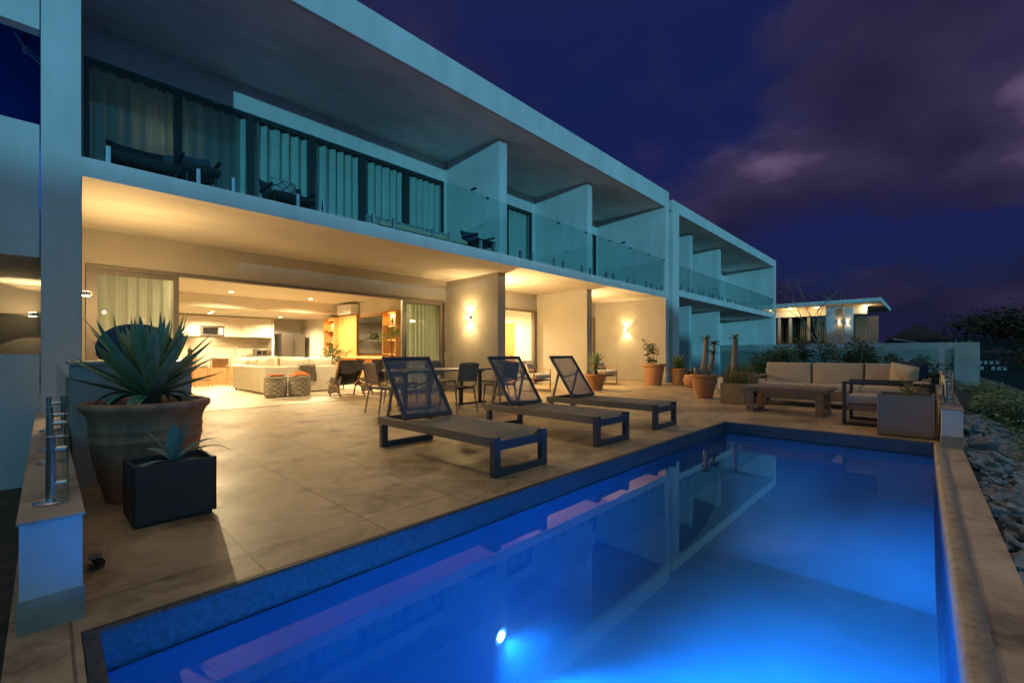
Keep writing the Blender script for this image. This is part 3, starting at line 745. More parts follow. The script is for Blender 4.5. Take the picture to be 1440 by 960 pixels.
# ================================================================== HOUSE NEXT DOOR, LEFT
h3 = thing('neighbour_house', 'pale house next door seen in the strip left of the end column', 'house', (-2.5, YF, -.3))
def p3(name, m, *boxes): return part(name, m, *boxes, p=h3)
p3('roof', PLASTER, (-6,-.05,YF,7.1,4.52,6.5), (-6,-.05,7.1,14,6.3,6.5))
p3('balcony_parapet', PLASTER, (-6,-.05,YF,7.1,2.08,3.50), (-6,-.05,7.1,12,2.08,2.2))
p3('back_wall', SOFFIT, (-6,-.05,9.9,10.1,-.4,2.08))
p3('upper_wall', PLASTER, (-6,-.05,10.3,10.4,2.2,6.3))
f = p3('upper_window', FRAME_DK, (-5,-.06,10.24,10.3,2.3,6.25))
part('pane', mat('painted_sky_pane', (.03,.19,.85), .7, .05, 2, spec=.05), (-4.9,-.06,10.225,10.239,2.3,6.25), p=f)  # reflected dusk sky painted on as a matte blue
f = p3('terrace_door', FRAME_DK, (-4,-.06,9.84,9.9,.6,1.64))
part('pane', DARKWALL, (-3.9,-.06,9.825,9.838,.65,1.60), p=f)
g = p3('garden_wall', PLASTER, (-6,-.05,YF,7.08,-.40,1.04))
s = sconce('tiny lit wall lamp on the house next door, beside the end column', -.05, 9.5, 1.62, -1, 30, 9)
# pale fan hanging upstairs next door
PALEBLUE = mat('pale_blue_blade', (.45,.70,.90), .5, .15, 12)
t = thing('ceiling_fan', 'small pale blue fan blades hanging in the navy opening left of the end column', 'fan', (-.20, 9.3, 5.34), 0)
MB().tube([(0,0,.06),(.01,.0,.95)], .012, 8).build('rod', FRAME_DK, t, smooth=True)
MB().lathe([(.001,-.05),(.03,-.045),(.04,0),(.03,.05),(.001,.06)], 0, 0, 16).build('hub', PALEBLUE, t, smooth=True)
for p, q_, w_ in (((-.01,0,.03),(-.10,.02,.20),.05), ((.02,0,-.02),(.17,.02,-.15),.05), ((.035,0,.02),(.19,.03,-.09),.045)):
    MB().beam(p, q_, .02, w_, up=(0,1,0)).build('blade', PALEBLUE, t, bevel=.008)
# ================================================================== TERRACE FURNITURE
# ---- sun loungers: foot end at y = 0, head at y = 1.9
def make_lounger():
    t = thing('sun_lounger', '', 'sun lounger', (0,0,0), 0, 'sun loungers in a row along the pool')
    W_, Ln, H = .70, 1.90, .34
    fr = MB()
    for x in (0, W_-.04): fr.box(x, x+.04, .062, Ln, H-.085, H)
    fr.box(.04, W_-.04, Ln-.045, Ln, H-.08, H-.003); fr.box(.04, W_-.04, 1.36, 1.40, H-.08, H-.03)
    fr.build('frame', GREYWOOD, t, bevel=.004)
    for y0, m in ((0, BLUEDARK), (1.80, BLUEDARK)):
        lg = MB(); zt = H if y0 == 0 else H-.087; w = .075
        lg.box(0, w, y0, y0+.06, 0, zt); lg.box(W_-w, W_, y0, y0+.06, 0, zt); lg.box(w, W_-w, y0+.003, y0+.057, .003, .062)
        if y0 == 0: lg.box(w, W_-w, y0+.004, y0+.05, H-.115, H-.035)
        lg.build('leg_loop', m, t, bevel=.004)
    sl = MB()
    def seat(u, v):
        y = .05 + v*1.34; x = .025 + u*(W_-.05)
        sag = -.022*sin(pi*u)*(1 - .3*sin(pi*v)) - (.045*sin(pi*u)*max(0, 1-v*9) if v < .12 else 0)
        return (x, y, H+.004+sag)
    sl.grid(seat, 12, 24); sl.build('seat_sling', SLING, t, smooth=True)
    b0 = Vector((0, 1.40, H+.01)); ang = R(55); L_ = .80
    dv = Vector((0, cos(ang), sin(ang)))
    bk = MB()
    for x in (.045, W_-.045): bk.beam((x, b0.y, b0.z), (x, b0.y+dv.y*L_, b0.z+dv.z*L_), .04, .032)
    for s_ in (.02, L_-.02):
        c = b0 + dv*s_; bk.beam((.065, c.y, c.z), (W_-.065, c.y, c.z), .030, .038, up=tuple(dv))
    br = bk.build('backrest_frame', BLUEDARK, t, bevel=.004)
    sm = MB(); nv = Vector((0, sin(ang), -cos(ang)))
    def back(u, v):
        p = b0 + dv*(.03 + v*(L_-.06)) + nv*(.02*sin(pi*u)*sin(pi*v)); return (.06 + u*(W_-.12), p.y, p.z)
    sm.grid(back, 8, 10); sm.build('backrest_sling', SLINGMESH, br, smooth=True)
    st = MB(); m_ = b0 + dv*.52
    for x in (.085, W_-.085): st.beam((x, m_.y, m_.z), (x, 1.83, H-.03), .022, .03)
    st.tube([(.085, m_.y+.02, m_.z-.06), (W_/2, m_.y+.06, m_.z-.12), (W_-.085, m_.y+.02, m_.z-.06)], .012, 8)
    st.build('support_strut', GREYWOOD, t)
    return t
lp = make_lounger()
for i, (x, y, r, lb) in enumerate(((2.585, 2.655, 0, 'nearest sun lounger with dark blue mesh back, closest to the camera'),
        (4.24, 2.71, R(-1.2), 'middle sun lounger of the row with mesh back raised'), (5.74, 2.73, R(1.0), 'farthest sun lounger of the row, nearest the potted yucca'))):
    place(lp, i == 0, (x, y, 0), r, lb)

# ---- dining set
t = thing('dining_table', 'rectangular outdoor dining table with dark trestle legs behind the loungers', 'table', (5.5, 7.05, 0))
MB().box(-1.15,1.15,-.46,.46,.715,.75).build('table_top', TABLETOP, t, bevel=.006)
for x in (-.95, .38):
    tr = MB()
    for dx in (0, .52): tr.box(x+dx, x+dx+.05, -.03, .03, .03, .68)
    tr.box(x-.12, x+.70, -.035, .035, 0, .03); tr.box(x, x+.57, -.03, .03, .68, .714)
    tr.box(x+.26, x+.30, -.40, .40, .685, .713)
    tr.build('trestle', BLACKMET, t, bevel=.003)
def make_chair():      # faces +y
    t = thing('dining_chair', '', 'chair', (0,0,0), 0, 'chairs round the outdoor dining table')
    st = MB(); st.grid(lambda u, v: (-.225+.45*u, -.2+.42*v, .455-.018*sin(pi*u)*sin(pi*v)), 8, 8)
    st.grid(lambda u, v: (-.225+.45*u, -.2+.42*v, .425), 1, 1)
    for a in range(2): st.box(-.23+.44*a, -.21+.44*a, -.2, .22, .42, .457)
    st.box(-.21, .21, .2, .22, .42, .457); st.build('seat', CHAIRPL, t, smooth=True)
    def bpt(u, v):
        y = -.215 - .085*v + .03*sin(pi*u) - .03; return (-.215+.43*u, y, .47+.39*v)
    bk = MB(); bk.grid(lambda u, v: bpt(u, .22+.78*v), 8, 8); bk.build('back_panel', CHAIRPL, t, smooth=True)
    fr = MB()
    fr.tube([bpt(0,0), bpt(0,.5), bpt(0,1), bpt(.06,1.03), bpt(.5,1.05), bpt(.94,1.03), bpt(1,1), bpt(1,.5), bpt(1,0)], .015, 8)
    fr.build('back_frame', CHAIRPL, t, smooth=True)
    for sx in (-1, 1):
        MB().tube([(sx*.205,.19,.43), (sx*.235,.235,.0)], [.018,.012], 8).build('leg', CHAIRPL, t, smooth=True)
        MB().tube([(sx*.205,-.2,.48), (sx*.24,-.28,.0)], [.018,.012], 8).build('leg', CHAIRPL, t, smooth=True)
    return t
ch = make_chair()
for i, (x, y, r, lb) in enumerate(((5.12, 6.22, 0, 'taupe dining chair on the pool side of the table, seen between the first two loungers'),
        (4.17, 7.05, -pi/2, 'taupe dining chair at the left head of the table, behind the nearest lounger'),
        (6.22, 6.25, 0, 'taupe dining chair on the pool side, behind the back of the middle lounger'),
        (5.05, 7.95, pi, 'taupe dining chair on the house side of the table, nearer the glass doors'),
        (6.10, 7.95, pi, 'taupe dining chair on the house side of the table, nearer the partition'),
        (6.88, 7.1, pi/2, 'taupe dining chair at the right head of the table'))):
    place(ch, i == 0, (x, y, 0), r, lb)

# ---- low armchairs with loose linen cushions under the arcade
def make_armchair():   # faces -y, x from 0 to .75
    t = thing('armchair', '', 'armchair', (0,0,0), 0, 'linen cushioned armchairs under the balcony')
    for x in (0, .72):
        a = MB()
        a.beam((x,0,0.015),(x,.72,.015),.028,.03); a.beam((x,0,.60),(x,.72,.60),.05,.022)
        for y in (.014,.706): a.beam((x,y,.03),(x,y,.59),.028,.026)
        a.build('arm_frame', WALNUT, t, bevel=.003)
    fr = MB()
    for y in (.03,.68): fr.beam((.014,y,.30),(.706,y,.30),.03,.03)
    for k in range(5): fr.beam((.1+.13*k,.03,.315),(.1+.13*k,.68,.315),.03,.012)
    fr.beam((.014,.70,.62),(.706,.70,.62),.03,.03); fr.build('seat_frame', BLACKMET, t)
    sc_ = MB().cushion(.04,.68,-.02,.62,.32,.50,2,.45).build('seat_cushion', LINEN, t, smooth=True)
    MB().cushion(.05,.67,.52,.72,.47,.86,1,.45).build('back_cushion', LINEN, t, smooth=True)
    return t
ac = make_armchair()
place(ac, True, (9.13, 7.84, 0), 0, 'linen cushioned armchair beside the second partition, left of the farthest lounger')
place(ac, False, (12.78, 7.83, 0), 0, 'linen cushioned armchair half hidden behind the potted yucca')
for x, y, lb, r in ((9.47, 8.33, 'striped throw pillow on the armchair left of the farthest lounger', .3), (13.1, 8.33, 'striped throw pillow on the armchair behind the potted yucca', -.2)):
    o = MB().cushion(-.21,.21,-.07,.07,-.15,.15,1,.7).build('throw_pillow', LINEN, smooth=True); o.location = (x, y-.06, .645); o.rotation_euler = (R(-16), 0, r)
    tag(o, lb, 'pillow', 'striped pillows')

# ---- outdoor sofa
t = thing('outdoor_sofa', 'long teak framed outdoor sofa with three taupe back cushions', 'sofa', (10.9, 1.35, 0))
fr = MB()
fr.box(10.28,10.34,.02,2.72,.14,.30); fr.box(11.2,11.26,.02,2.72,.14,.62); fr.box(10.34,11.2,.02,.08,.14,.30); fr.box(10.34,11.2,2.66,2.72,.14,.30)
fr.box(10.34,11.2,.08,2.66,.22,.26); fr.build('frame', TEAK, t, True, bevel=.005)
for y in (.02, 2.64):
    B(10.28,11.26,y-.02,y+.10,.56,.60).build('armrest', TEAK, t, True, bevel=.004)
    for x in (10.28, 11.18): B(x,x+.07,y,y+.08,.0 if True else 0,.56).build('leg', TEAK, t, True, bevel=.004)
for k in range(3):
    y0 = .11 + k*.845
    MB().cushion(10.30,11.0,y0,y0+.835,.30,.45,2,.10).build('seat_cushion', OUTCUSH, t, True, smooth=True)
    MB().cushion(10.86,11.10,y0+.005,y0+.83,.43,.86,0,.14).build('back_cushion', OUTCUSH, t, True, smooth=True)
o = MB().cushion(-.12,.12,-.21,.21,-.2,.2,0,.85).build('throw_pillow', CREAM, smooth=True); o.location = (10.62,.36,.66); o.rotation_euler = (R(12),R(-14),R(-24)); tag(o, 'cream throw pillow on the right end of the outdoor sofa', 'pillow')
o = MB().cushion(-.12,.12,-.23,.23,-.2,.2,0,.85).build('throw_pillow', NAVY, smooth=True); o.location = (10.83,.27,.71); o.rotation_euler = (0,R(-14),R(-8)); tag(o, 'navy throw pillow behind the cream one on the outdoor sofa', 'pillow')

# ---- coffee table
t = thing('outdoor_coffee_table', 'low teak coffee table with plank legs in front of the outdoor sofa', 'coffee table', (9.15, 1.9, 0))
tp = MB()
for k in range(6): tp.box(-.40+.135*k, -.40+.135*k+.128, -.70, .66, .415, .46)
tp.build('table_top', TEAK, t, bevel=.004)
B(-.37,.37,-.66,.62,.365,.413).build('apron', TEAK, t)
for y in (-.56, .49):
    lg = MB(); lg.box(-.39,-.31,y-.055,y+.055,0,.364); lg.box(.31,.39,y-.055,y+.055,0,.364); lg.box(-.31,.31,y-.05,y+.05,.0,.05)
    lg.build('leg_loop', TEAK, t, bevel=.004)

# ---- armchair seen from the side
t = thing('outdoor_armchair', 'dark open framed armchair seen from the side, behind the ribbed planter', 'armchair', (8.17, .46, 0))
for x in (0, .78):
    a = MB(); a.beam((x,-.5,.02),(x,.5,.02),.05,.04); a.beam((x,-.5,.62),(x,.5,.62),.07,.04)
    for y in (-.48,.48): a.beam((x,y,.04),(x,y,.60),.05,.045)
    a.build('arm_frame', DARKTEAK, t, bevel=.004)
B(.03,.75,-.46,.46,.22,.30).build('seat_frame', TEAK, t, bevel=.004)
B(.03,.75,-.49,-.44,.30,.60).build('back_rail', TEAK, t)
MB().cushion(.05,.73,-.40,.47,.30,.44,2,.12).build('seat_cushion', OUTCUSH, t, smooth=True)
MB().cushion(.05,.73,-.46,-.26,.42,.64,1,.2).build('back_cushion', OUTCUSH, t, smooth=True)

# ---- balcony furniture upstairs
def lounge(label, x, y, w, z=3.27):
    t = thing('balcony_chair', label, 'chair', (x, y, z), 0, 'dark chairs on the balcony')
    MB().cushion(0,w,-.05,.55,.20,.36,2,.3).build('seat', BLACKMET, t, smooth=True)
    b = MB(); b.grid(lambda u, v: (u*w, .5+.22*v - .12*abs(2*u-1)**3, .25+.42*v), 8, 6); b.grid(lambda u, v: (u*w, .55+.22*v - .12*abs(2*u-1)**3, .25+.42*v), 8, 6)
    b.build('backrest', NAVY, t, smooth=True)
    for px in (.05, w-.05):
        for py in (.02, .5): MB().tube([(px,py,0),(px,py,.24)], .016, 8).build('leg', BLACKMET, t, smooth=True)
    for px in (0, w): MB().box(px-.02,px+.02,0,.55,.42,.45).build('armrest', BLACKMET, t)
    return t
lounge('dark lounge chair on the balcony nearest the end column', .55, 7.45, .72)
lounge('dark footstool like seat on the balcony, behind the second railing panel', 1.25, 7.2, .42)
lounge('dark balcony chair with patterned cushion in front of the third window', 2.42, 7.45, .66)
t = thing('balcony_sofa', 'low balcony sofa with black and white patterned cushions', 'sofa', (4.3, 7.5, 3.27))
B(0,2.2,0,.75,.06,.2).build('frame', BLACKMET, t); MB().cushion(.02,2.18,.02,.62,.19,.30,2,.1).build('seat_cushion', OUTCUSH, t, smooth=True)
for k, x in enumerate((.05, .75, 1.45)): MB().cushion(x,x+.66,.50,.70,.28,.52,1,.3).build('back_cushion', PATTERN, t, smooth=True)
for x in (.05, 2.1):
    for y in (.05, .68): B(x,x+.05,y,y+.05,0,.06).build('leg', BLACKMET, t)
o = MB().cushion(-.2,.2,-.08,.08,-.16,.16,1,.6).build('throw_pillow', PATTERN, smooth=True); o.location = (2.75, 7.88, 3.80); o.rotation_euler = (R(-15),0,.1); tag(o, 'patterned pillow on the balcony chair before the third window', 'pillow')
lounge('dark balcony chair beside the first upstairs partition', 6.6, 7.3, .5)

CONCRETE2 = mat('pale_render', (.55,.54,.52), .85, .15, 2, .12, 25, big=.3)
# ---- built in grill counter with kamado, behind the big pot
t = thing('grill_counter', 'rendered counter block standing behind the big clay pot', 'counter', (.52, 5.2, 0))
B(-.38,.38,-.38,.5,0,.955).build('base', CONCRETE2, t, bevel=.004); B(-.40,.40,-.40,.52,.957,.985).build('slab', MARBLE, t, bevel=.004)
t = thing('kettle_grill', 'round dark domed grill on the counter behind the agave', 'grill', (.56, 5.16, .985))
MB().lathe([(.20,0),(.25,.02),(.27,.06),(.27,.10)], 0, 0, 32).build('bowl', NAVY, t, smooth=True)
d = MB().lathe([(.275,.10),(.275,.13),(.262,.18),(.22,.25),(.15,.30),(.07,.325),(.0,.33)], 0, 0, 32).build('lid', NAVY, t, smooth=True)
MB().tube([(-.10,-.255,.155),(-.09,-.30,.16),(.09,-.30,.16),(.10,-.255,.155)], .011, 8).build('handle', CHROME, d, smooth=True)
# a scrub brush left by the parapet
t = thing('scrub_brush', 'worn scrub brush leaning against the foot of the parapet wall', 'brush', (.155, 2.98, 0), .5)
MB().beam((-.02,-.05,.07),(.05,.06,.04),.05,.02).build('block', TEAK, t, bevel=.003)
br = MB(); rr = random.Random(3)
for k in range(90):
    a = rr.random(); b = rr.uniform(-.02,.02); p = Vector((-.02+.07*a+b*.6, -.05+.11*a-b*.5, .06-.03*a)); br.beam(p, p+Vector((.02,-.01,-.05+.02*a)), .003, .003)
br.build('bristles', EARTH, t)
# ================================================================== INSIDE
# ---- recessed ceiling lamps
def downlight(label, x, y, z, e=60, tilt=0):
    t = thing('downlight', label, 'ceiling lamp', (x, y, z), 0, 'recessed ceiling lamps')
    MB().lathe([(.085,-.001),(.085,-.006),(.06,-.010),(.06,-.001)], 0, 0, 24).build('trim_ring', WHITEPL, t, smooth=True)
    MB().add([(.058*cos(2*pi*k/20), .058*sin(2*pi*k/20), -.011) for k in range(20)], [tuple(range(20))[::-1]]).build('lens', DISC, t)
    lamp('SPOT', 'downlight_beam', (0,0,-.03), e, IWARM, t, (R(tilt),0,0), R(160 if not tilt else 36), .6 if not tilt else 1.0, .06)
    return t
downlight('ceiling lamp over the left part of the ivory sofa', 3.81, 15.19, 2.90, 1300)
downlight('ceiling lamp nearest the air conditioner', 6.15, 15.21, 2.90, 1300)
downlight('added unseen tilted ceiling lamp at the left front of the living room, behind the door beam', 2.2, 12.6, 2.90, 1500, -78)  # three lamps added out of view, aimed outwards to light the paving
downlight('added unseen tilted ceiling lamp at the middle front of the living room, behind the door beam', 4.2, 12.6, 2.90, 1500, -78)
downlight('added unseen tilted ceiling lamp above the two lounge chairs, behind the door beam', 6.0, 12.6, 2.90, 1500, -78)
downlight('left kitchen ceiling lamp, nearer the island', 3.96, 18.02, 2.50, 560)
downlight('left kitchen ceiling lamp, nearer the cabinets', 4.03, 18.75, 2.50, 480)
downlight('right kitchen ceiling lamp, near the fridge', 6.38, 18.7, 2.50, 560)
downlight('ceiling lamp in the room behind the partition', 10.4, 11.4, 2.75, 900)

downlight('added unseen ceiling lamp just inside the glass doors at left, behind the door beam', 2.6, 11.7, 2.90, 330)  # pair added out of view to light the sofa fronts
downlight('added unseen ceiling lamp just inside the glass doors at right, behind the door beam', 5.5, 11.4, 2.90, 330)
# ---- sectional sofa
t = thing('sectional_sofa', 'big ivory sectional sofa seen from its corner behind the poufs', 'sofa', (3.8, 12.1, 0))
B(3.76,5.6,12.12,12.36,.04,.72).build('back_panel', IVORY, t, True, bevel=.03)
B(3.76,3.98,12.37,14.9,.04,.72).build('side_panel', IVORY, t, True, bevel=.03)
B(3.98,5.6,12.36,13.1,.04,.30).build('base', IVORY, t, True, bevel=.02); B(3.98,4.8,13.1,14.9,.04,.30).build('base', IVORY, t, True, bevel=.02)
for a in ((4.0,4.78,12.38,13.1),(4.8,5.58,12.38,13.1),(4.0,4.78,13.12,13.98),(4.0,4.78,14.0,14.85)):
    MB().cushion(*a,.29,.47,2,.15).build('seat_cushion', IVORY, t, True, smooth=True)
for y0 in (12.6, 13.38, 14.14):
    MB().cushion(3.96,4.22,y0,y0+.75,.45,.93,0,.35).build('back_cushion', IVORY, t, True, smooth=True)
for x0 in (4.25, 4.95):
    MB().cushion(x0,x0+.66,12.33,12.58,.45,.92,1,.4).build('back_cushion', IVORY, t, True, smooth=True)
for x, y in ((3.82,12.2),(5.5,12.2),(3.82,14.8)): B(x,x+.06,y,y+.06,0,.04).build('foot', BLACKMET, t, True)
t = thing('loveseat', 'second ivory sofa against the shelves, right of the sectional', 'sofa', (6.3, 14.8, 0))
B(5.6,7.1,15.35,15.6,.05,.78).build('back_panel', IVORY, t, True, bevel=.04); B(5.6,7.1,14.5,15.35,.05,.32).build('base', IVORY, t, True, bevel=.03)
for x in (5.45,7.1): B(x,x+.16,14.5,15.6,.05,.60).build('arm', IVORY, t, True, bevel=.04)
for x in (5.63,6.37):
    MB().cushion(x,x+.72,14.5,15.3,.30,.46,2,.15).build('seat_cushion', IVORY, t, True, smooth=True); MB().cushion(x,x+.72,15.12,15.38,.44,.92,1,.35).build('back_cushion', IVORY, t, True, smooth=True)
for x in (5.5,7.1): B(x,x+.06,14.6,14.66,0,.05).build('foot', BLACKMET, t, True)
o = MB().cushion(-.23,.23,-.08,.08,-.2,.2,1,.6).build('throw_pillow', CREAM, smooth=True); o.location = (5.25,12.72,.66); o.rotation_euler = (R(-20),0,.2); tag(o, 'cream pillow on the sectional sofa above the poufs', 'pillow')
th = MB(); th.grid(lambda u, v: (4.62+.42*u+.02*sin(9*v), 12.105-.012+(.30*max(0,v-.6)/.4 if v > .6 else 0)+.01*sin(14*u), (.30+.44*v/.6 if v < .6 else .745)+.012*sin(11*u+3*v)), 12, 14)
tag(th.build('blanket', THROW, smooth=True), 'grey brown blanket hanging over the back of the sectional sofa', 'blanket')

# ---- poufs and towels
def pouf(label, x, y):
    t = thing('pouf', label, 'pouf', (x, y, 0), 0, 'trellis patterned poufs')
    m = MB(); r = .205
    m.lathe([(.05,.004),(.17,.004),(.205,.03),(.215,.2),(.205,.36),(.17,.40),(.03,.405)], 0, 0, 28)
    m.build('cover', POUFPAT, t, smooth=True)
    s_ = MB(); s_.tube([(.206*cos(2*pi*k/28), .206*sin(2*pi*k/28), .375) for k in range(29)], .008, 6, False); s_.build('piping', POUFM, t, smooth=True); t.scale = (1.2,1.2,1.25)
pouf('left trellis patterned pouf with a flat folded orange towel', 3.80, 11.45); pouf('right trellis patterned pouf with a rumpled orange towel', 4.31, 11.32)
tag(MB().cushion(3.65,3.97,11.30,11.58,.508,.555,2,.3).build('folded_towel', ORANGE, smooth=True), 'flat folded orange towel on the left pouf', 'towel')
tw = MB(); tw.grid(lambda u, v: (4.10+.42*u, 11.16+.32*v, .51+.12*(sin(pi*u)*sin(pi*v))**.5*(.75+.5*noise.noise((u*6,v*6,2)))), 20, 18)
tag(tw.build('rumpled_towel', ORANGE, smooth=True), 'rumpled orange towel heaped on the right pouf', 'towel')

# ---- lounge chairs with throws (seen from behind; facing +y)
def make_lchair():
    t = thing('lounge_chair', '', 'lounge chair', (0,0,0), 0, 'wooden lounge chairs with throws')
    for sx in (-.31, .31):
        MB().tube([(sx,-.30,.88),(sx,-.20,.62),(sx,-.05,.36),(sx,.10,.27),(sx,.45,.36)], .022, 8).build('side_rail', WALNUT, t, smooth=True)
        MB().tube([(sx*1.02,-.34,0),(sx*1.02,-.24,.20),(sx*1.02,-.08,.28),(sx*1.02,.10,.24),(sx*1.02,.18,0)], [.018,.022,.026,.022,.018], 8).build('bent_leg', WALNUT, t, smooth=True)
    MB().tube([(-.31,.3,.31),(.31,.3,.31)], .016, 8).build('stretcher', WALNUT, t, smooth=True)
    s_ = MB(); path = [(-.30,.86),(-.20,.60),(-.04,.36),(.10,.29),(.45,.38)]
    def pp(v):
        k = min(3, int(v*4)); f = v*4-k; return [path[k][j]*(1-f)+path[k+1][j]*f for j in (0,1)]
    s_.grid(lambda u, v: (-.28+.56*u, pp(v)[0], pp(v)[1]-.03*sin(pi*u)), 6, 12); s_.build('sling', BLACKMET, t, smooth=True)
    th = MB()
    def thr(u, v):   # over the top of the back
        x = -.32+.64*u
        if v < .45: f = v/.45; return (x+.03*sin(7*f), -.335-.02*sin(12*u)-.03*f*0, .60+.31*f - (.05*sin(5*u) if f < .3 else 0))
        f = (v-.45)/.55; return (x, -.30+.22*f+.01*sin(9*u), .92-.42*f)
    th.grid(thr, 14, 14); th.build('throw', THROW, t, smooth=True)
    sk = MB(); sk.grid(lambda u, v: (-.34+.08*v+.02*sin(9*u), -.28+.55*u, .08+.40*v+.03*sin(6*u)), 8, 6); sk.build('throw_tail', THROW, t, smooth=True)
    return t
lc = make_lchair()
place(lc, True, (5.12, 10.55, 0), .05, 'wooden lounge chair with grey throw, the left of two just inside the glass doors')
place(lc, False, (6.02, 10.60, 0), .0, 'wooden lounge chair with grey throw, the right of two, partly behind the nearest lounger')

# ---- rug, coffee table, vase
tag(B(3.7,7.0,10.9,14.3,0,.012).build('rug', RUG), 'large beige rug under the living room seating', 'rug')
t = thing('wooden_coffee_table', 'round cornered wooden coffee table on slim legs beside the poufs', 'coffee table', (5.5, 12.75, .012))
MB().box(-.55,.55,-.35,.35,.40,.44).build('table_top', WALNUT, t, bevel=.012)
for x in (-.45,.45):
    for y in (-.27,.27): MB().tube([(x,y,.40),(x*1.08,y*1.08,0)], [.022,.014], 8).build('leg', WALNUT, t, smooth=True)
t = thing('tray', 'low tray with orange and cream bits on the coffee table', 'tray', (5.25, 12.7, .452))
MB().lathe([(.01,0),(.19,0),(.21,.03),(.20,.03),(.18,.012),(.01,.012)], 0, 0, 28).build('dish', WALNUT, t, smooth=True)
b = MB(); rr = random.Random(5)
for k in range(9): b.blob((rr.uniform(-.11,.11), rr.uniform(-.11,.11), .045), .04, 4, .3, (1,1,.8), k, 2, .3)
b.build('fruit', ORANGE, t, smooth=True)
def leafy(mb, base, n, L, lw, rr, spread=.9, zdir=1.0, up=.5):
    for k in range(n):
        az = rr.uniform(0, 2*pi); mb.leaf(base, az, rr.uniform(-.2, up), L*rr.uniform(.7,1.2), lw*rr.uniform(.7,1.2), rr.uniform(.2,.9), .12, 4, 0, rr.uniform(-.6,.6), rr.random(), False, .45)
t = thing('vase_with_branches', 'vase of leafy green branches on the coffee table before the shelves', 'vase', (5.82, 12.8, .452))
MB().lathe([(.05,0),(.09,.05),(.10,.12),(.07,.22),(.045,.27),(.055,.30),(.045,.30)], 0, 0, 24).build('vase', CORK, t, smooth=True)
lf = MB(); st = MB(); rr = random.Random(9)
for k in range(11):
    az = 2*pi*k/11 + rr.uniform(-.3,.3); el = rr.uniform(.65,1.4); L_ = rr.uniform(.5,.8)
    pts = [Vector((0,0,.26)) + Vector((cos(az)*cos(el), sin(az)*cos(el), sin(el)))*L_*f for f in (0,.35,.7,1)]
    st.tube(pts, .004, 5)
    for f in range(9):
        p = pts[1].lerp(pts[3], f/8); leafy(lf, p, 3, .12, .06, rr)
st.build('stems', BARK, t); lf.build('foliage', LEAF, t)

# ---- shelf wall and television
t = thing('shelf_unit', 'honey coloured oak wall unit with lit shelves round the television', 'shelf unit', (7.6, 14.5, 0))
X0, X1 = 7.40, 7.748
def shelfbay(y0, y1, z0, z1, shelves, pp):
    f = part('shelf_bay', OAK, (X1-.02,X1,y0,y1,z0,z1), (X0,X1-.02,y0,y0+.04,z0,z1), (X0,X1-.02,y1-.04,y1,z0,z1), (X0,X1-.02,y0+.04,y1-.04,z1-.04,z1), p=pp)
    for z in shelves:
        part('shelf', OAK, (X0+.01,X1-.02,y0+.04,y1-.04,z-.025,z), p=f)
    for z in list(shelves)[1:] + [z1-.04]:
        part('led_strip', LED, (X0+.15,X0+.17,y0+.1,y1-.1,z-.031,z-.027), p=f)
    lamp('AREA', 'shelf_glow', ((X0+X1)/2-7.6, (y0+y1)/2-14.5, z1-.12), 10, (1,.50,.12), t)
shelfbay(16.2, 17.1, .55, 2.40, (.60,1.05,1.50,1.95), t); shelfbay(11.95, 12.75, .55, 2.40, (.60,1.05,1.50,1.95), t)
part('oak_panel', OAK, (7.55,7.748,14.75,16.19,.55,2.42), p=t); part('oak_panel', OAK, (7.68,7.748,12.76,14.74,.55,2.42), p=t)
part('floating_cabinet', OAK, (7.25,7.748,11.95,17.1,.25,.54), p=t, bevel=.004); part('cabinet_ledge', OAK, (7.20,7.67,12.4,17.0,.93,.98), p=t)
part('led_strip', LED, (7.50,7.52,12.5,16.9,.915,.928), p=t)
t = thing('television', 'large black wall mounted television reflecting the kitchen', 'television', (7.6, 13.77, 1.65))
MB().box(.0,.06,-.95,.95,-.62,.66).build('casing', BLACKMET, t, bevel=.006); MB().box(-.004,-.0005,-.935,.935,-.60,.645).build('screen', BLACKGLOSS, t)
t = thing('air_conditioner', 'white wall mounted air conditioner above the shelves', 'air conditioner', (7.62, 15.4, 2.46))
MB().box(-.22,.12,-.5,.55,0,.36).build('body', WHITEPL, t, bevel=.03); MB().box(-.224,-.215,-.45,.5,.03,.075).build('air_slot', SKIRT, t)
# ornaments on the shelves
def ornament(label, y, z, prof, m, name='ornament'):
    o = MB().lathe(prof, 0, 0, 18).build(name, m, smooth=True); o.location = (7.55, y, z); tag(o, label, name)
ornament('round dark pot on the middle shelf of the left bay', 16.5, 1.505, [(.05,0),(.10,.06),(.10,.14),(.05,.20),(.04,.2)], OLDCLAY, 'vase')
ornament('pale vase on the upper shelf of the left bay', 16.6, 1.955, [(.04,0),(.08,.05),(.07,.16),(.03,.22),(.04,.25)], CORK, 'vase')
ornament('small dark bowl on the lower shelf of the left bay', 16.55, 1.055, [(.04,0),(.11,.05),(.12,.10),(.10,.10)], BLACKMET, 'bowl')
t = thing('framed_picture', 'small framed picture with a dark figure on the top shelf of the right bay', 'picture', (7.56, 12.4, 1.955), 0)
MB().box(0,.02,-.16,.16,0,.36).build('frame', CORK, t, bevel=.003); MB().box(-.003,-.0005,-.12,.12,.04,.32).build('print', WHITEPL, t)
f = MB(); f.blob((-.005,0,.20), .045, 5, .1, (.05,1,1), 1, 1, .2); f.blob((-.005,0,.11), .07, 5, .1, (.04,1,.9), 2, 1, .2); f.build('dark_figure', BLACKMET, t, smooth=True)
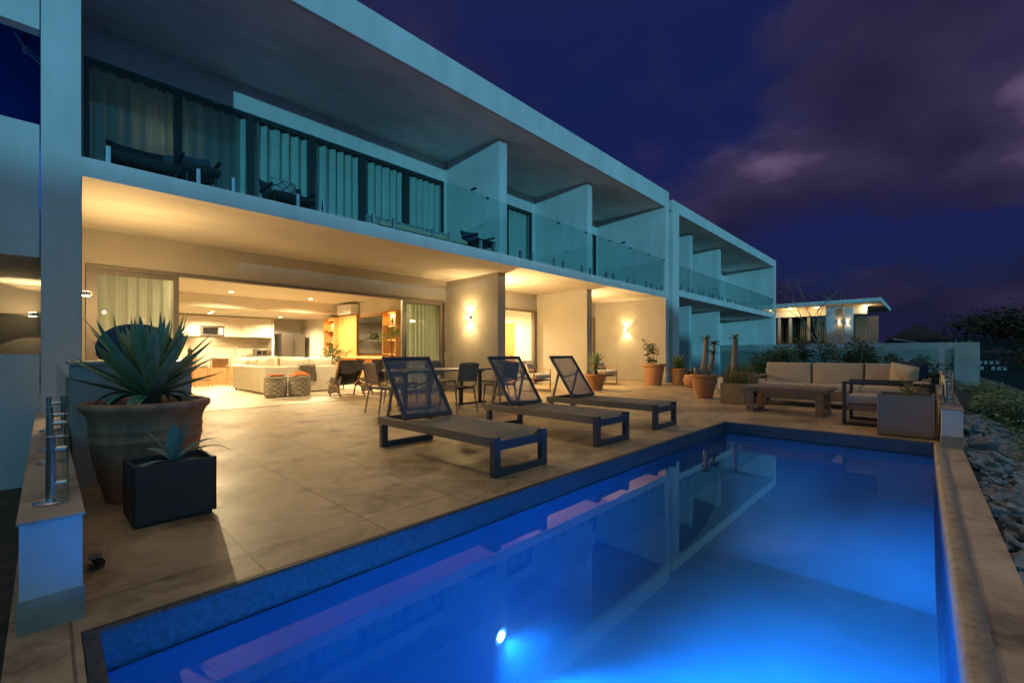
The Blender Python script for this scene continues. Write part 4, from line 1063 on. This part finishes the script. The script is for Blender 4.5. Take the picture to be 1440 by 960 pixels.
# palm in front of the right bay
t = thing('indoor_palm', 'green palm like plant beside the right shelves, next to the glass door', 'houseplant', (6.95, 11.45, 0))
MB().lathe([(.14,0),(.17,.03),(.21,.38),(.22,.40),(.20,.40),(.19,.36)], 0, 0, 28).build('pot', CORK, t, smooth=True)
MB().lathe([(.001,.36),(.19,.36)], 0, 0, 20).build('soil', SOIL, t)
MB().tube([(0,0,.35),(.02,.01,.9),(0,.03,1.45)], [.04,.03,.025], 10).build('trunk', BARK, t, smooth=True)
lf = MB(); rr = random.Random(21)
for k in range(17):
    az = 2.4*k + rr.uniform(-.2,.2); el = rr.uniform(.2,1.25); L_ = rr.uniform(.5,.75); p = Vector((0,.03,1.42))
    for s_ in range(12):
        e = el - 1.1*(s_/12)**1.5
        p = p + Vector((cos(az)*cos(e), sin(az)*cos(e), sin(e)))*L_/12
        if s_ > 1:
            for sg in (-1,1): lf.leaf(p, az+sg*.75, e+.05, .26*(1-.4*s_/12), .022, .7, .1, 4, 0, 0, rr.random(), False, .3)
lf.build('fronds', LEAF, t)

# ---- kitchen
t = thing('kitchen_cabinets', 'cream kitchen wall cabinets and counter at the back of the room', 'kitchen cabinets', (4.2, 19.9, 0))
ws = [2.0, 2.62, 3.30, 3.92, 4.70, 5.28, 5.85, 6.36]
for i, (a, b) in enumerate(zip(ws, ws[1:])):
    z0 = 2.10 if i == 3 else 1.70
    part('cabinet_door', CABINET, (a+.004,b-.004,19.62,19.70,z0,2.46), p=t, bevel=.003)
part('cabinet_box', CABINET, (2.0,3.92,19.701,20.19,1.72,2.48), (4.70,6.36,19.701,20.19,1.72,2.48), (3.92,4.70,19.701,20.19,2.12,2.48), p=t)
part('side_panel', CABINET, (6.37,6.45,19.6,20.19,0,2.48), p=t)
part('splashback', SPLASH, (.9,6.36,20.17,20.195,.94,1.72), p=t)
part('counter_top', MARBLE, (.9,6.36,19.55,20.17,.90,.94), p=t, bevel=.004); part('base_unit', CABINET, (.9,6.36,19.6,20.17,.05,.897), p=t)
lamp('AREA', 'under_cabinet_glow', (0,-.1,1.69), 14, IWARM, t).data.size = .6
t = thing('microwave', 'built in microwave with steel front between the kitchen wall cabinets', 'microwave', (4.31, 19.66, 1.72))
MB().box(-.38,.38,-.02,.4,0,.37).build('body', STEEL, t, bevel=.006); MB().box(-.30,.16,-.026,-.0205,.06,.31).build('door_glass', BLACKGLOSS, t); MB().box(.2,.34,-.026,-.0205,.06,.31).build('control_panel', WHITEPL, t)
t = thing('refrigerator', 'steel french door refrigerator right of the kitchen cabinets', 'refrigerator', (7.06, 19.6, 0))
MB().box(-.45,.45,-.36,.5,.03,1.88).build('body', STEEL, t, bevel=.006)
for a, b in ((-.45,-.003),(.003,.45)):
    d = MB().box(a,b,-.43,-.365,.55,1.88).build('door', STEEL, t, bevel=.008)
    hx = b-.05 if a < 0 else a+.05
    MB().box(hx-.012,hx+.012,-.47,-.432,.8,1.6).build('handle', STEEL, d, bevel=.004)
MB().box(-.45,.45,-.43,-.365,.05,.54).build('drawer', STEEL, t, bevel=.008)
t = thing('kitchen_island', 'kitchen island with stone top behind the sofa', 'kitchen island', (4.5, 17.6, 0))
MB().box(-1.9,1.95,-.1,.55,0,.88).build('base', WALNUT, t); MB().box(-2.0,2.0,-.42,.6,.882,.93).build('counter_top', MARBLE, t, bevel=.004)
t = thing('kitchen_tap', 'tall arched tap on the kitchen island', 'tap', (4.62, 17.95, .93))
MB().tube([(0,0,0),(0,0,.28),(0,-.03,.33),(0,-.10,.35),(0,-.16,.33),(0,-.17,.28)], .013, 10).build('spout', CHROME, t, smooth=True); MB().tube([(0,0,.08),(.07,0,.12)], .008, 8).build('lever', CHROME, t, smooth=True)
t = thing('toaster', 'small steel toaster oven on the counter beside the fridge', 'toaster', (6.0, 19.8, .94))
MB().box(-.24,.24,-.18,.18,.015,.30).build('body', STEEL, t, bevel=.01)
for x in (-.10,.10): MB().box(x-.07,x+.07,-.186,-.1805,.06,.22).build('door_glass', BLACKGLOSS, t)
MB().box(-.2,.2,-.15,.15,0,.015).build('feet', BLACKMET, t)
t = thing('coffee_press', 'glass coffee press on the island left of the tap', 'coffee pot', (3.2, 17.4, .93))
MB().lathe([(.06,0),(.065,.01),(.065,.22),(.06,.25)], 0, 0, 20).build('jug', MIRROR, t, smooth=True); MB().lathe([(.068,.25),(.06,.28),(.012,.29),(.012,.36),(.02,.37),(.001,.385)], 0, 0, 20).build('plunger', BLACKMET, t, smooth=True)
MB().tube([(.065,0,.2),(.12,0,.19),(.12,0,.07),(.065,0,.05)], .009, 8).build('handle', BLACKMET, t, smooth=True)
t = thing('cooktop', 'black grate cooktop on the island', 'cooktop', (5.05, 17.75, .93)); MB().box(-.3,.3,-.22,.22,0,.012).build('plate', BLACKGLOSS, t)
for x in (-.16,.16):
    g = MB()
    for k in (-1,1): g.beam((x-.1,k*.06,.03),(x+.1,k*.06,.03),.01,.012); g.beam((x+k*.06,-.1,.034),(x+k*.06,.1,.034),.01,.012)
    for k in (-1,1): g.box(x+k*.09-.006,x+k*.09+.006,-.066,-.054,.012,.03); g.box(x+k*.09-.006,x+k*.09+.006,.054,.066,.012,.03)
    g.build('grate', BLACKMET, t)
def make_stool():
    t = thing('bar_stool', '', 'bar stool', (0,0,0), 0, 'bar stools at the kitchen island')
    MB().cushion(-.23,.23,-.2,.22,.60,.67,2,.2).build('seat', LINEN, t, smooth=True)
    b = MB(); b.grid(lambda u, v: (-.24+.48*u, -.24+.10*abs(2*u-1)**2.5, .68+.28*v), 10, 4); b.grid(lambda u, v: (-.24+.48*u, -.21+.10*abs(2*u-1)**2.5, .68+.28*v), 10, 4); b.build('backrest', LINEN, t, smooth=True)
    for x in (-.2,.2):
        MB().tube([(x,-.2,.95),(x,-.2,.6),(x*1.1,-.24,0)], .014, 8).build('leg', WALNUT, t, smooth=True); MB().tube([(x,.18,.6),(x*1.1,.22,0)], .014, 8).build('leg', WALNUT, t, smooth=True)
    MB().tube([(-.21,-.22,.22),(.21,-.22,.22),(.21,.2,.22),(-.21,.2,.22),(-.21,-.22,.22)], .009, 6).build('footrest', BLACKMET, t)
    return t
bs = make_stool()
for i, (x, y, r, lb) in enumerate(((3.35,16.55,0,'leftmost upholstered bar stool at the kitchen island, right of the agave'),(4.3,16.6,0,'bar stool at the island just behind the ivory sofa cushions'),(5.3,16.6,0,'rightmost bar stool at the island, mostly behind the sofa'),(2.55,16.2,.9,'bar stool turned sideways behind the agave leaves'))):
    place(bs, i == 0, (x, y, 0), r, lb)
# ================================================================== POTTED PLANTS
def pot_mesh(t, prof, soil_r, soil_z, m, wob=0.0):
    MB().lathe(prof, 0, 0, 48, wob).build('pot', m, t, smooth=True, ang=.9)
    MB().lathe([(.001, soil_z+.012), (soil_r*.6, soil_z+.008), (soil_r, soil_z)], 0, 0, 24).build('soil', SOIL, t, smooth=True)
def flower_pot(t, h, rt, rb, m=TERRA):
    rim = .09*h + .02
    pot_mesh(t, [(rb*.6,0),(rb,.0),(rb*1.01,.01),(rt*.90,h-rim-.01),(rt*.97,h-rim),(rt,h-rim*.7),(rt,h-.012),(rt*.985,h),(rt*.90,h),(rt*.86,h-.03),(rt*.84,h-.07)], rt*.855, h-.055, m)
# ---- the big agave pot
t = thing('potted_agave', 'huge weathered clay pot with a spiky green agave at left', 'potted plant', (.53, 4.26, 0), 0)
pot_mesh(t, [(.2,0),(.295,0),(.305,.02),(.345,.16),(.385,.32),(.402,.42),(.411,.43),(.411,.445),(.407,.45),(.408,.50),(.413,.505),(.412,.52),(.408,.53),(.415,.59),(.445,.635),(.472,.655),(.478,.675),(.470,.695),(.445,.705),(.41,.69),(.38,.64),(.37,.60)], .385, .645, OLDCLAY, .012)
MB().tube([(0,0,.63),(.01,0,.72),(.005,.01,.80)], [.075,.085,.06], 12).build('stem', DRYBARK, t, smooth=True)
dr = MB(); rr = random.Random(2)
for k in range(60):
    az = rr.uniform(0,2*pi); dr.leaf((.06*cos(az),.06*sin(az),rr.uniform(.66,.75)), az, rr.uniform(.3,1.2), rr.uniform(.03,.07), .03, .3, .3, 3, 0, 0, 0, False)
dr.build('dry_leaf_bases', DRYBARK, t)
lf = MB(); rr = random.Random(8)
for k in range(62):
    f = k/61; az = 2.39996*k + rr.uniform(-.25,.25); el = 1.46 - 1.22*f + rr.uniform(-.10,.10)
    L_ = (.48+.20*min(1,f*2)-.10*f)*rr.uniform(.85,1.12); Wd = .108*(.72+.40*min(1,f*2)) * rr.uniform(.85,1.1)
    lf.leaf((.035*cos(az)*f, .035*sin(az)*f, .80-.07*f), az, el, L_, Wd, rr.uniform(-.55,.12), .30, 10, 0, rr.uniform(-.15,.15), 0, True, .42)
for k in range(12):
    az = rr.uniform(0,6.3); lf.leaf((.05*cos(az),.05*sin(az),.74), az, rr.uniform(-.05,.25), rr.uniform(.3,.46), .075, rr.uniform(.5,1.6), .3, 9, 0, rr.uniform(-.3,.3), 0, True, .4)
lf.build('foliage', AGAVE, t, smooth=True, ang=2); t.scale = (.81,.81,1)
# ---- small agave in the dark planter
t = thing('small_agave_planter', 'dark slatted rectangular planter with a small blue agave in front of the big pot', 'potted plant', (.56, 3.61, 0), R(2))
bx = MB(); 
for a in ((-.21,.21,-.17,-.15),(-.21,.21,.15,.17),(-.21,-.19,-.15,.15),(.19,.21,-.15,.15)): bx.box(*a,.02,.37)
bx.box(-.19,.19,-.15,.15,.02,.05); bx.box(-.195,.195,-.155,.155,0,.02); bx.build('box', BOXDARK, t, bevel=.003)
for sx in (-.213,.203):
    for sy in (-.173,.163): MB().box(sx,sx+.01,sy,sy+.01,.02,.372).build('corner_trim', BLACKMET, t)
MB().grid(lambda u, v: (-.19+.38*u, -.15+.30*v, .335+.012*noise.noise((u*8,v*8,1))), 8, 8).build('soil', SOIL, t, smooth=True)
lf = MB()
for az, el, L_, Wd, dr_ in ((-1.75,1.35,.27,.095,-.05),(2.9,1.0,.30,.06,.1),(-.9,1.15,.32,.05,-.2),(.15,.75,.33,.055,1.1),(.0,.55,.36,.05,1.3),(-2.6,.25,.24,.06,.5),(-2.2,.1,.22,.06,.3),(1.3,.9,.28,.07,.3),(2.2,.6,.26,.06,.8),(-.4,.1,.2,.05,.4),(3.3,.15,.22,.05,.3)):
    lf.leaf((.02,0,.34), az, el, L_, Wd, dr_, .28, 9, 0, 0, 0, True, .45)
lf.build('foliage', AGAVE2, t, smooth=True, ang=2)
# ---- yucca
t = thing('potted_yucca', 'terracotta pot with a spiky yucca beyond the farthest lounger', 'potted plant', (10.79, 6.95, 0), 0)
flower_pot(t, .47, .31, .18)
MB().tube([(0,0,.40),(.01,0,.58),(0,0,.72)], [.06,.055,.05], 10).build('trunk', DRYBARK, t, smooth=True)
lf = MB(); rr = random.Random(31)
for k in range(95):
    f = k/94; az = 2.39996*k; el = 1.4-1.75*f + rr.uniform(-.1,.1)
    lf.leaf((.02*cos(az),.02*sin(az),.76-.12*f), az, el, rr.uniform(.36,.46), .04, rr.uniform(0,.35), .2, 6, 0, 0, rr.random(), True, .4)
lf.build('foliage', AGAVE, t)
# ---- round leaved shrub
t = thing('potted_shrub', 'big terracotta pot with a sparse round leaved shrub against the end wall', 'potted plant', (14.11, 6.80, 0), 0)
flower_pot(t, .70, .385, .25)
st = MB(); lf = MB(); rr = random.Random(13)
for k in range(8):
    az = rr.uniform(0,2*pi); top = Vector((.36*cos(az)*rr.random(), .36*sin(az)*rr.random(), rr.uniform(1.05,1.5)))
    b0 = Vector((.06*cos(az),.06*sin(az),.62)); md = b0.lerp(top,.5)+Vector((rr.uniform(-.05,.05),rr.uniform(-.05,.05),0)); st.tube([b0,md,top], [.012,.009,.005], 6)
    for s_ in range(6):
        p = b0.lerp(md, .5+s_/12) if s_ < 2 else md.lerp(top, (s_-1)/4)
        for q_ in range(2): lf.leaf(p, rr.uniform(0,2*pi), rr.uniform(-.3,.6), rr.uniform(.12,.19), rr.uniform(.09,.13), .6, .08, 5, .2, rr.uniform(-.4,.4), rr.random(), False, .5)
st.build('stems', BARK, t, smooth=True); lf.build('foliage', LEAFDK, t)
# ---- broad agave
t = thing('potted_agave', 'terracotta pot with a bright green rosette, right of the shrub pot', 'potted plant', (14.67, 6.2, 0), 0)
flower_pot(t, .56, .31, .19)
lf = MB(); rr = random.Random(17)
for k in range(60):
    f = k/59; az = 2.39996*k; lf.leaf((.03*cos(az),.03*sin(az),.60-.06*f), az, 1.4-1.25*f, rr.uniform(.40,.52), .055, rr.uniform(.1,.5), .25, 7, 0, 0, rr.random(), False, .4)
lf.build('foliage', LEAF, t)
# ---- bowl
t = thing('potted_succulents', 'rounded low terracotta bowl with small upright succulents', 'potted plant', (13.95, 5.42, 0), 0)
pot_mesh(t, [(.1,0),(.17,0),(.24,.06),(.285,.16),(.29,.24),(.265,.33),(.235,.385),(.235,.40),(.215,.40),(.21,.36)], .212, .355, TERRA)
lf = MB(); rr = random.Random(19)
for c_ in range(7):
    cx, cy = rr.uniform(-.13,.13), rr.uniform(-.13,.13)
    for k in range(14): lf.leaf((cx,cy,.36), 2.4*k, rr.uniform(.5,1.5), rr.uniform(.14,.30), .03, .2, .2, 5, 0, 0, rr.random(), False, .4)
lf.build('foliage', LEAFDK, t)
# ---- tall bottle trunk plants
def pachy(t, pts, rads, rr, n=26, L_=.24):
    MB().tube(pts, rads, 14).build('trunk', BARKPALE, t, smooth=True)
    lf = MB(); top = Vector(pts[-1])
    for k in range(n): lf.leaf(top, 2.4*k, rr.uniform(-.15,.9), rr.uniform(.7,1.1)*L_, .038, rr.uniform(.2,.9), .15, 5, 0, 0, rr.random(), False, .45)
    lf.build('crown', LEAF, t)
t = thing('potted_desert_rose', 'terracotta pot with thick pale trunks and tufts of leaves, left of the box planter', 'potted plant', (10.75, 3.92, 0), 0)
flower_pot(t, .56, .315, .19); rr = random.Random(23)
pachy(t, [(-.05,0,.48),(-.05,-.02,.70),(-.02,-.05,1.0),(.0,-.06,1.38)], [.10,.085,.062,.05], rr)
pachy(t, [(.10,.02,.48),(.14,-.06,.65),(.16,-.14,.85),(.14,-.16,1.05)], [.06,.05,.045,.04], rr, 40, .2)
pachy(t, [(.12,-.1,.48),(.15,-.16,.8),(.14,-.18,1.28)], [.035,.03,.03], rr, 50, .20)
st = MB(); st.tube([(-.13,.08,.5),(-.16,.12,.62),(-.15,.13,.72)], [.06,.06,.05], 10); st.build('stump', BARKPALE, t, smooth=True)
def box_planter(t, sx, sy, h, m, w=.025):
    b = MB()
    for a in ((-sx,sx,-sy,-sy+w),(-sx,sx,sy-w,sy),(-sx,-sx+w,-sy+w,sy-w),(sx-w,sx,-sy+w,sy-w)): b.box(*a,.015,h)
    b.box(-sx+w,sx-w,-sy+w,sy-w,.015,.05); b.box(-sx+.02,sx-.02,-sy+.02,sy-.02,0,.015); b.build('box', m, t, bevel=.004)
    MB().grid(lambda u, v: (-sx+w+(2*sx-2*w)*u, -sy+w+(2*sy-2*w)*v, h-.05+.015*noise.noise((u*7,v*7,h))), 8, 8).build('soil', SOIL, t, smooth=True)
t = thing('box_planter', 'square ribbed planter box with wispy grass beside the coffee table', 'planter', (10.15, 3.02, 0), R(0)); box_planter(t, .28, .24, .43, BOXWOOD)
lf = MB(); rr = random.Random(29)
for k in range(190):
    lf.leaf((rr.uniform(-.2,.2),rr.uniform(-.18,.18),.38), rr.uniform(0,6.3), rr.uniform(.7,1.5), rr.uniform(.2,.52), .014, rr.uniform(.2,1.5), .1, 5, 0, 0, 0, False, .3)
lf.build('grass_tuft', GRASSLEAF, t)
t = thing('box_planter', 'taller planter box behind, with a lone bottle shaped trunk', 'planter', (11.35, 3.30, 0), 0); box_planter(t, .26, .30, .62, BOXWOOD)
pachy(t, [(-.1,.08,.55),(-.1,.09,.8),(-.09,.08,1.15),(-.09,.08,1.42)], [.085,.075,.062,.055], rr, 24, .22)
lf = MB()
for k in range(120): lf.leaf((rr.uniform(-.2,.2),rr.uniform(-.24,.24),.58), rr.uniform(0,6.3), rr.uniform(.6,1.5), rr.uniform(.2,.4), .02, rr.uniform(.2,1.2), .1, 5, 0, 0, 0, False, .3)
lf.build('grass_tuft', GRASSLEAF, t)
t = thing('box_planter', 'large grey ribbed planter box at the pool corner with a small reed plant', 'planter', (7.68, .24, 0), 0); box_planter(t, .265, .27, .53, BOXWOOD)
lf = MB()
for k in range(46): lf.leaf((rr.uniform(-.05,.05),-.03+rr.uniform(-.06,.06),.47), rr.uniform(0,6.3), rr.uniform(.75,1.5), rr.uniform(.2,.42), .012, rr.uniform(.2,1.6), .1, 6, 0, 0, 0, False, .3)
lf.build('reeds', GRASSLEAF, t)

# ================================================================== SHRUBS AND SLOPE
def bush(label, x, y, z0, rx, ry, h, n, size, m, seed, cat='shrub', name='shrub', group=None):
    rr = random.Random(seed); t = thing(name, label, cat, (x, y, z0), 0, group); lf = MB(); st = MB()
    for k in range(7):
        az = rr.uniform(0,6.3); st.tube([(0,0,-.1),(rx*.3*cos(az),ry*.3*sin(az),h*.4),(rx*.7*cos(az),ry*.7*sin(az),h*rr.uniform(.6,.9))], [.025,.016,.006], 5)
    cl = [(rr.uniform(-.75,.75), rr.uniform(-.75,.75), rr.uniform(.15,.9), rr.uniform(.22,.45)) for _ in range(16)]
    for k in range(n):
        c = cl[rr.randrange(16)]; d = Vector((rr.gauss(0,1),rr.gauss(0,1),rr.gauss(0,1))).normalized()*c[3]*rr.random()**.4
        e = (1-(c[2]-.35)**2*1.2); p = (rx*(c[0]*e+d.x), ry*(c[1]*e+d.y), max(0, h*(c[2]+d.z*.8)))
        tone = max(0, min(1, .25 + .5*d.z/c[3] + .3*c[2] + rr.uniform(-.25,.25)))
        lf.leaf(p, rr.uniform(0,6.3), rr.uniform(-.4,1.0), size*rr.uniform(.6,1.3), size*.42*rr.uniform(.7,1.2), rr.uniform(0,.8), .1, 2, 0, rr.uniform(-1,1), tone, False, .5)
    st.build('stems', BARK, t, smooth=True); lf.build('foliage', m, t); return t
for i, (x, y, rx, ry, h, lb) in enumerate(((15.2,3.35,.8,.75,1.30,'dark leafy shrub behind the left end of the outdoor sofa'),(16.4,2.55,.8,.75,1.72,'tall dark shrub in front of the blue lit wall, above the sofa'),
        (15.3,1.55,.7,.7,1.42,'grey green shrub behind the middle of the outdoor sofa'),(16.6,1.0,.6,.6,1.15,'low dark shrub behind the right end of the sofa'),(17.5,.2,.6,.5,1.05,'small dark shrub near the right end of the glass railing'),(17.5,4.2,.9,.9,1.35,'dark shrub between the second house and the sofa'))):
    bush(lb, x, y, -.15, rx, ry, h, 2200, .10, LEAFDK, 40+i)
tag(B(12.4,26,-.25,6.9,-2.3,-.1).build('planting_bed', EARTH), **S)
rr = random.Random(77)
for i in range(48):
    x = rr.uniform(8.0,19); f = rr.random(); y = -1.0 - 3.2*f**1.2 - (.35 if x < 9 else 0)
    s_ = rr.uniform(.45,.85)
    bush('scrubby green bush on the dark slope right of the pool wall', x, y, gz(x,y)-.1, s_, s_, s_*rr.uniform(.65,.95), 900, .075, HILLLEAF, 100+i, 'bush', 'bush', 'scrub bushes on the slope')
gc = MB()
for k in range(9000):
    x = rr.uniform(3,22); y = -.95-6*rr.random()**1.4
    gc.leaf((x,y,gz(x,y)-.02), rr.uniform(0,6.3), rr.uniform(.3,1.4), rr.uniform(.12,.34), .022, rr.uniform(.2,1.2), .1, 3, 0, 0, rr.random()*.6, False, .3)
tag(gc.build('ground_cover', HILLLEAF), kind='stuff')

def tree(name, label, x, y, z0, th, cr, bl, n, seed, m=TREELEAF, flat=.4, size=.2, group=None):
    rr = random.Random(seed); t = thing(name, label, 'tree', (x,y,z0), 0, group); tr = MB(); lf = MB(); tips = []
    def grow(p, d, L_, r, dep):
        pts = [p]; 
        for s_ in range(3):
            d = (d + Vector((rr.uniform(-.2,.2),rr.uniform(-.2,.2),rr.uniform(-.08,.12)))).normalized(); p = p + d*L_/3; pts.append(p)
        tr.tube(pts, [r, r*.88, r*.76, r*.64], 7 if dep < 2 else 5)
        if dep >= 3: tips.append(p); return
        if dep == 2: tips.append(p)
        for k in range(3 if dep else 5):
            az = rr.uniform(0,6.3); nd = (d*.6 + Vector((cos(az),sin(az),rr.uniform(.0,.5)))*.8); nd.z *= flat*1.4
            grow(p, nd.normalized(), (bl if dep == 0 else L_)*rr.uniform(.6,.9), r*.55, dep+1)
    grow(Vector((0,0,0)), Vector((.06,.02,1)), th, cr*.035, 0)
    for k in range(n):
        p = tips[rr.randrange(len(tips))]; d = Vector((rr.gauss(0,1),rr.gauss(0,1),rr.gauss(0,.5)))*cr*.16
        lf.leaf(p+d+Vector((0,0,cr*.05)), rr.uniform(0,6.3), rr.uniform(-.4,.6), size*rr.uniform(.6,1.3), size*.4, .4, .1, 2, 0, rr.uniform(-.8,.8), max(0,min(1,.4+d.z/(cr*.16)*.4+rr.uniform(-.2,.2))), False, .5)
    tr.build('trunk', BARK, t, smooth=True); lf.build('crown', m, t); return t
tree('acacia_tree', 'wide flat crowned dark tree at the right edge, beyond the scrub slope', 29, -5.0, -3.5, 4.2, 3.2, 1.75, 15000, 3, TREELEAF, .45, .17)
tree('dark_tree', 'dark low tree behind the end of the long blue lit wall', 40, -6.6, -3.7, 2.6, 3.6, 2, 9000, 5, TREELEAF, .6, .2, 'dark trees beyond the wall')
tree('dark_tree', 'dark tree farther right behind the acacia', 42, -12, -3.7, 3.8, 4.2, 2.4, 7000, 6, TREELEAF, .7, .2, 'dark trees beyond the wall')
# ================================================================== BEYOND THE TERRACE
tag(B(26,26.3,-1.42,9,-4,1.52).build('boundary_wall', CONCRETE, bevel=.01), 'long stained concrete wall lit pale blue behind the sofa', 'wall')
h4 = thing('modern_house', 'single storey house with wide flat roof and warm lit soffit beyond the wall', 'house', (37, 7, -3.7))
def p4(name, m, *b, bevel=0): return part(name, m, *b, p=h4, bevel=bevel)
p4('roof', PLASTER, (34,42.5,2.16,16,4.14,4.38), bevel=.01); p4('soffit', SOFFIT, (34.1,42.4,2.26,15.9,4.13,4.137))
p4('roof_beam', SOFFIT, (36.2,36.6,3.0,16,3.62,4.129))
p4('terrace_slab', CONCRETE, (34.3,43,2.3,16,1.42,1.70), (35,43,2.6,16,-3.7,1.42))
p4('wall_panel', PLASTER, (35.0,35.3,4.1,5.0,1.70,4.128)); p4('wall_panel', PLASTER, (34.6,34.9,3.56,3.98,1.70,3.95))
p4('back_wall', mat('dark_timber', (.10,.08,.06), .7, .3, 4), (39.2,39.4,3.2,16,1.70,4.128))
sl = MB(); rr = random.Random(4)
for k in range(16): sl.box(37.2,37.26,2.5+k*.075,2.54+k*.075,1.71,3.5)
sl.build('timber_screen', TEAK, h4, True); sl = MB()
for k in range(40): 
    if rr.random() < .75: sl.box(38.2,38.26,5.4+k*.11,5.45+k*.11,1.71,3.6)
sl.build('timber_screen', TEAK, h4, True)
for y in (6.1, 7.2, 7.9, 9.0): p4('post', CONCRETE, (36.4,36.6,y,y+.16,1.70,3.62))
for y in (5.6,6.6,8.1): f = p4('window', FRAME_DK, (39.1,39.2,y,y+.8,1.9,3.4)); part('pane', MIRROR, (39.08,39.095,y+.06,y+.74,1.96,3.34), p=f)
for x, y, z, lb in ((35.0,4.28,3.08,'lit wall lamp on the wide wall panel of the house beyond the wall'),(34.6,3.80,3.0,'lit wall lamp on the narrow wall panel of the house beyond the wall')):
    sconce(lb, x, y, z, -1, 5, 1.5)
def dl(x, y, e):
    t = thing('soffit_lamp', 'small lit lamp under the flat roof of the house beyond the wall', 'ceiling lamp', (x, y, 4.128), 0, 'soffit lamps of the house beyond the wall')
    MB().lathe([(.10,0),(.10,-.012),(.07,-.02),(.001,-.02)], 0, 0, 16).build('housing', DISC, t); lamp('POINT', 'soffit_glow', (0,0,-.25), e, WARM, t, soft=.05)
dl(35.4, 7.1, 60); dl(35.6, 5.6, 22); dl(36, 3.0, 26)
t = thing('bare_tree', 'leafless small tree with thin branches in front of the lit house', 'tree', (31, 4.75, -1)); tr = MB(); rr = random.Random(12)
def br(p, d, L_, r, dep):
    pts = [p]
    for s_ in range(3): d = (d+Vector((rr.uniform(-.15,.15),rr.uniform(-.25,.25),rr.uniform(-.05,.15)))).normalized(); p = p+d*L_/3; pts.append(p)
    tr.tube(pts, [r,r*.9,r*.8,r*.7], 5)
    if dep < 4:
        for k in range(2 if dep else 4): br(p, (d*.7+Vector((rr.uniform(-.5,.5),rr.uniform(-1,1),rr.uniform(-.1,.6)))).normalized(), L_*rr.uniform(.55,.8), r*.62, dep+1)
br(Vector((0,0,0)), Vector((0,.02,1)), 2.5, .05, 0); tr.build('trunk', BARKPALE, t, smooth=True)
# thatched roof and low houses behind
t = thing('thatched_house', 'dark house with hipped thatched roof beyond the wall', 'house', (58, .9, -3.7))
DARKTHATCH = mat('dark_thatch', (.016,.014,.015), .95, .3, 5, .4, 20)
MB().add([(-4,-2.2,6.0),(4,-2.2,6.0),(4,2.2,6.0),(-4,2.2,6.0),(-1.5,.0,7.6),(1.5,.0,7.6),(-4,-2.2,5.8),(4,-2.2,5.8),(4,2.2,5.8),(-4,2.2,5.8)], [(0,1,5,4),(2,3,4,5),(1,2,5),(3,0,4),(0,6,7,1),(2,8,9,3),(3,9,6,0),(1,7,8,2)]).build('roof', DARKTHATCH, t)
w_ = MB().box(-3.4,3.4,-1.7,1.7,0,5.8).build('wall', CONCRETE, t)
for k in range(7): MB().box(-3.6,-3.5,-3.3+.42*k,-3.24+.42*k,0,6.0).build('fence_post', BARKPALE, t)
t = thing('low_house', 'low house with pale roof sheet in front of the thatched roof', 'house', (50, 1.1, -3.7))
MB().add([(-2,-1.0,5.55),(2,-1.0,5.55),(2,1.2,6.0),(-2,1.2,6.0),(-2,-1.0,5.45),(2,-1.0,5.45),(2,1.2,5.9),(-2,1.2,5.9)], [(0,1,2,3),(7,6,5,4),(0,4,5,1),(1,5,6,2),(2,6,7,3),(3,7,4,0)]).build('roof', CONCRETE, t)
MB().box(-1.8,1.8,-.9,1.0,0,5.5).build('wall', EARTH, t)
t = thing('distant_house', 'dark far house with bluish lit window panes between the wall and the tree', 'house', (62, -3.6, -3.7))
MB().box(0,6,-3,.4,0,4.8).build('wall', NIGHTWALL, t)
for r_ in range(2):
    for k in range(5):
        if (r_, k) in ((1,0),(0,3)): continue
        f = MB().box(-.06,-.001,-1.55+.37*k+.12*r_,-1.25+.37*k+.12*r_,3.15+.55*r_,3.55+.55*r_).build('window', FRAME_DK, t); MB().box(-.07,-.061,-1.52+.37*k+.12*r_,-1.28+.37*k+.12*r_,3.19+.55*r_,3.51+.55*r_).build('pane', BLUEWIN, f)
MB().add([(-.3,-3.3,4.8),(6.3,-3.3,4.8),(6.3,.7,4.8),(-.3,.7,4.8),(3,-1.3,5.3)], [(0,1,4),(1,2,4),(2,3,4),(3,0,4)]).build('roof', NIGHTWALL, t)
hl = MB(); n = 120
def ridge(u, v):
    a = R(-40) + R(130)*u; d = 420
    return (d*cos(a), d*sin(a), -30 + v*(30+9+5*noise.noise((u*9,1,0))+3.5*noise.noise((u*60,2,0))+2*abs(noise.noise((u*190,5,0)))))
hl.grid(ridge, 400, 3); tag(hl.build('distant_hills', mat('night_hills', (.006,.008,.012), .9, .2, .05)), **S)
sc.render.engine = 'CYCLES'
sc.cycles.use_denoising = True
sc.cycles.max_bounces = 10; sc.cycles.diffuse_bounces = 4; sc.cycles.glossy_bounces = 4
sc.cycles.transmission_bounces = 4; sc.cycles.transparent_max_bounces = 24
sc.cycles.sample_clamp_indirect = 4; sc.cycles.caustics_reflective = False; sc.cycles.caustics_refractive = False
sc.view_settings.view_transform = 'Standard'; sc.view_settings.look = 'None'; sc.view_settings.exposure = 0; sc.view_settings.gamma = 1
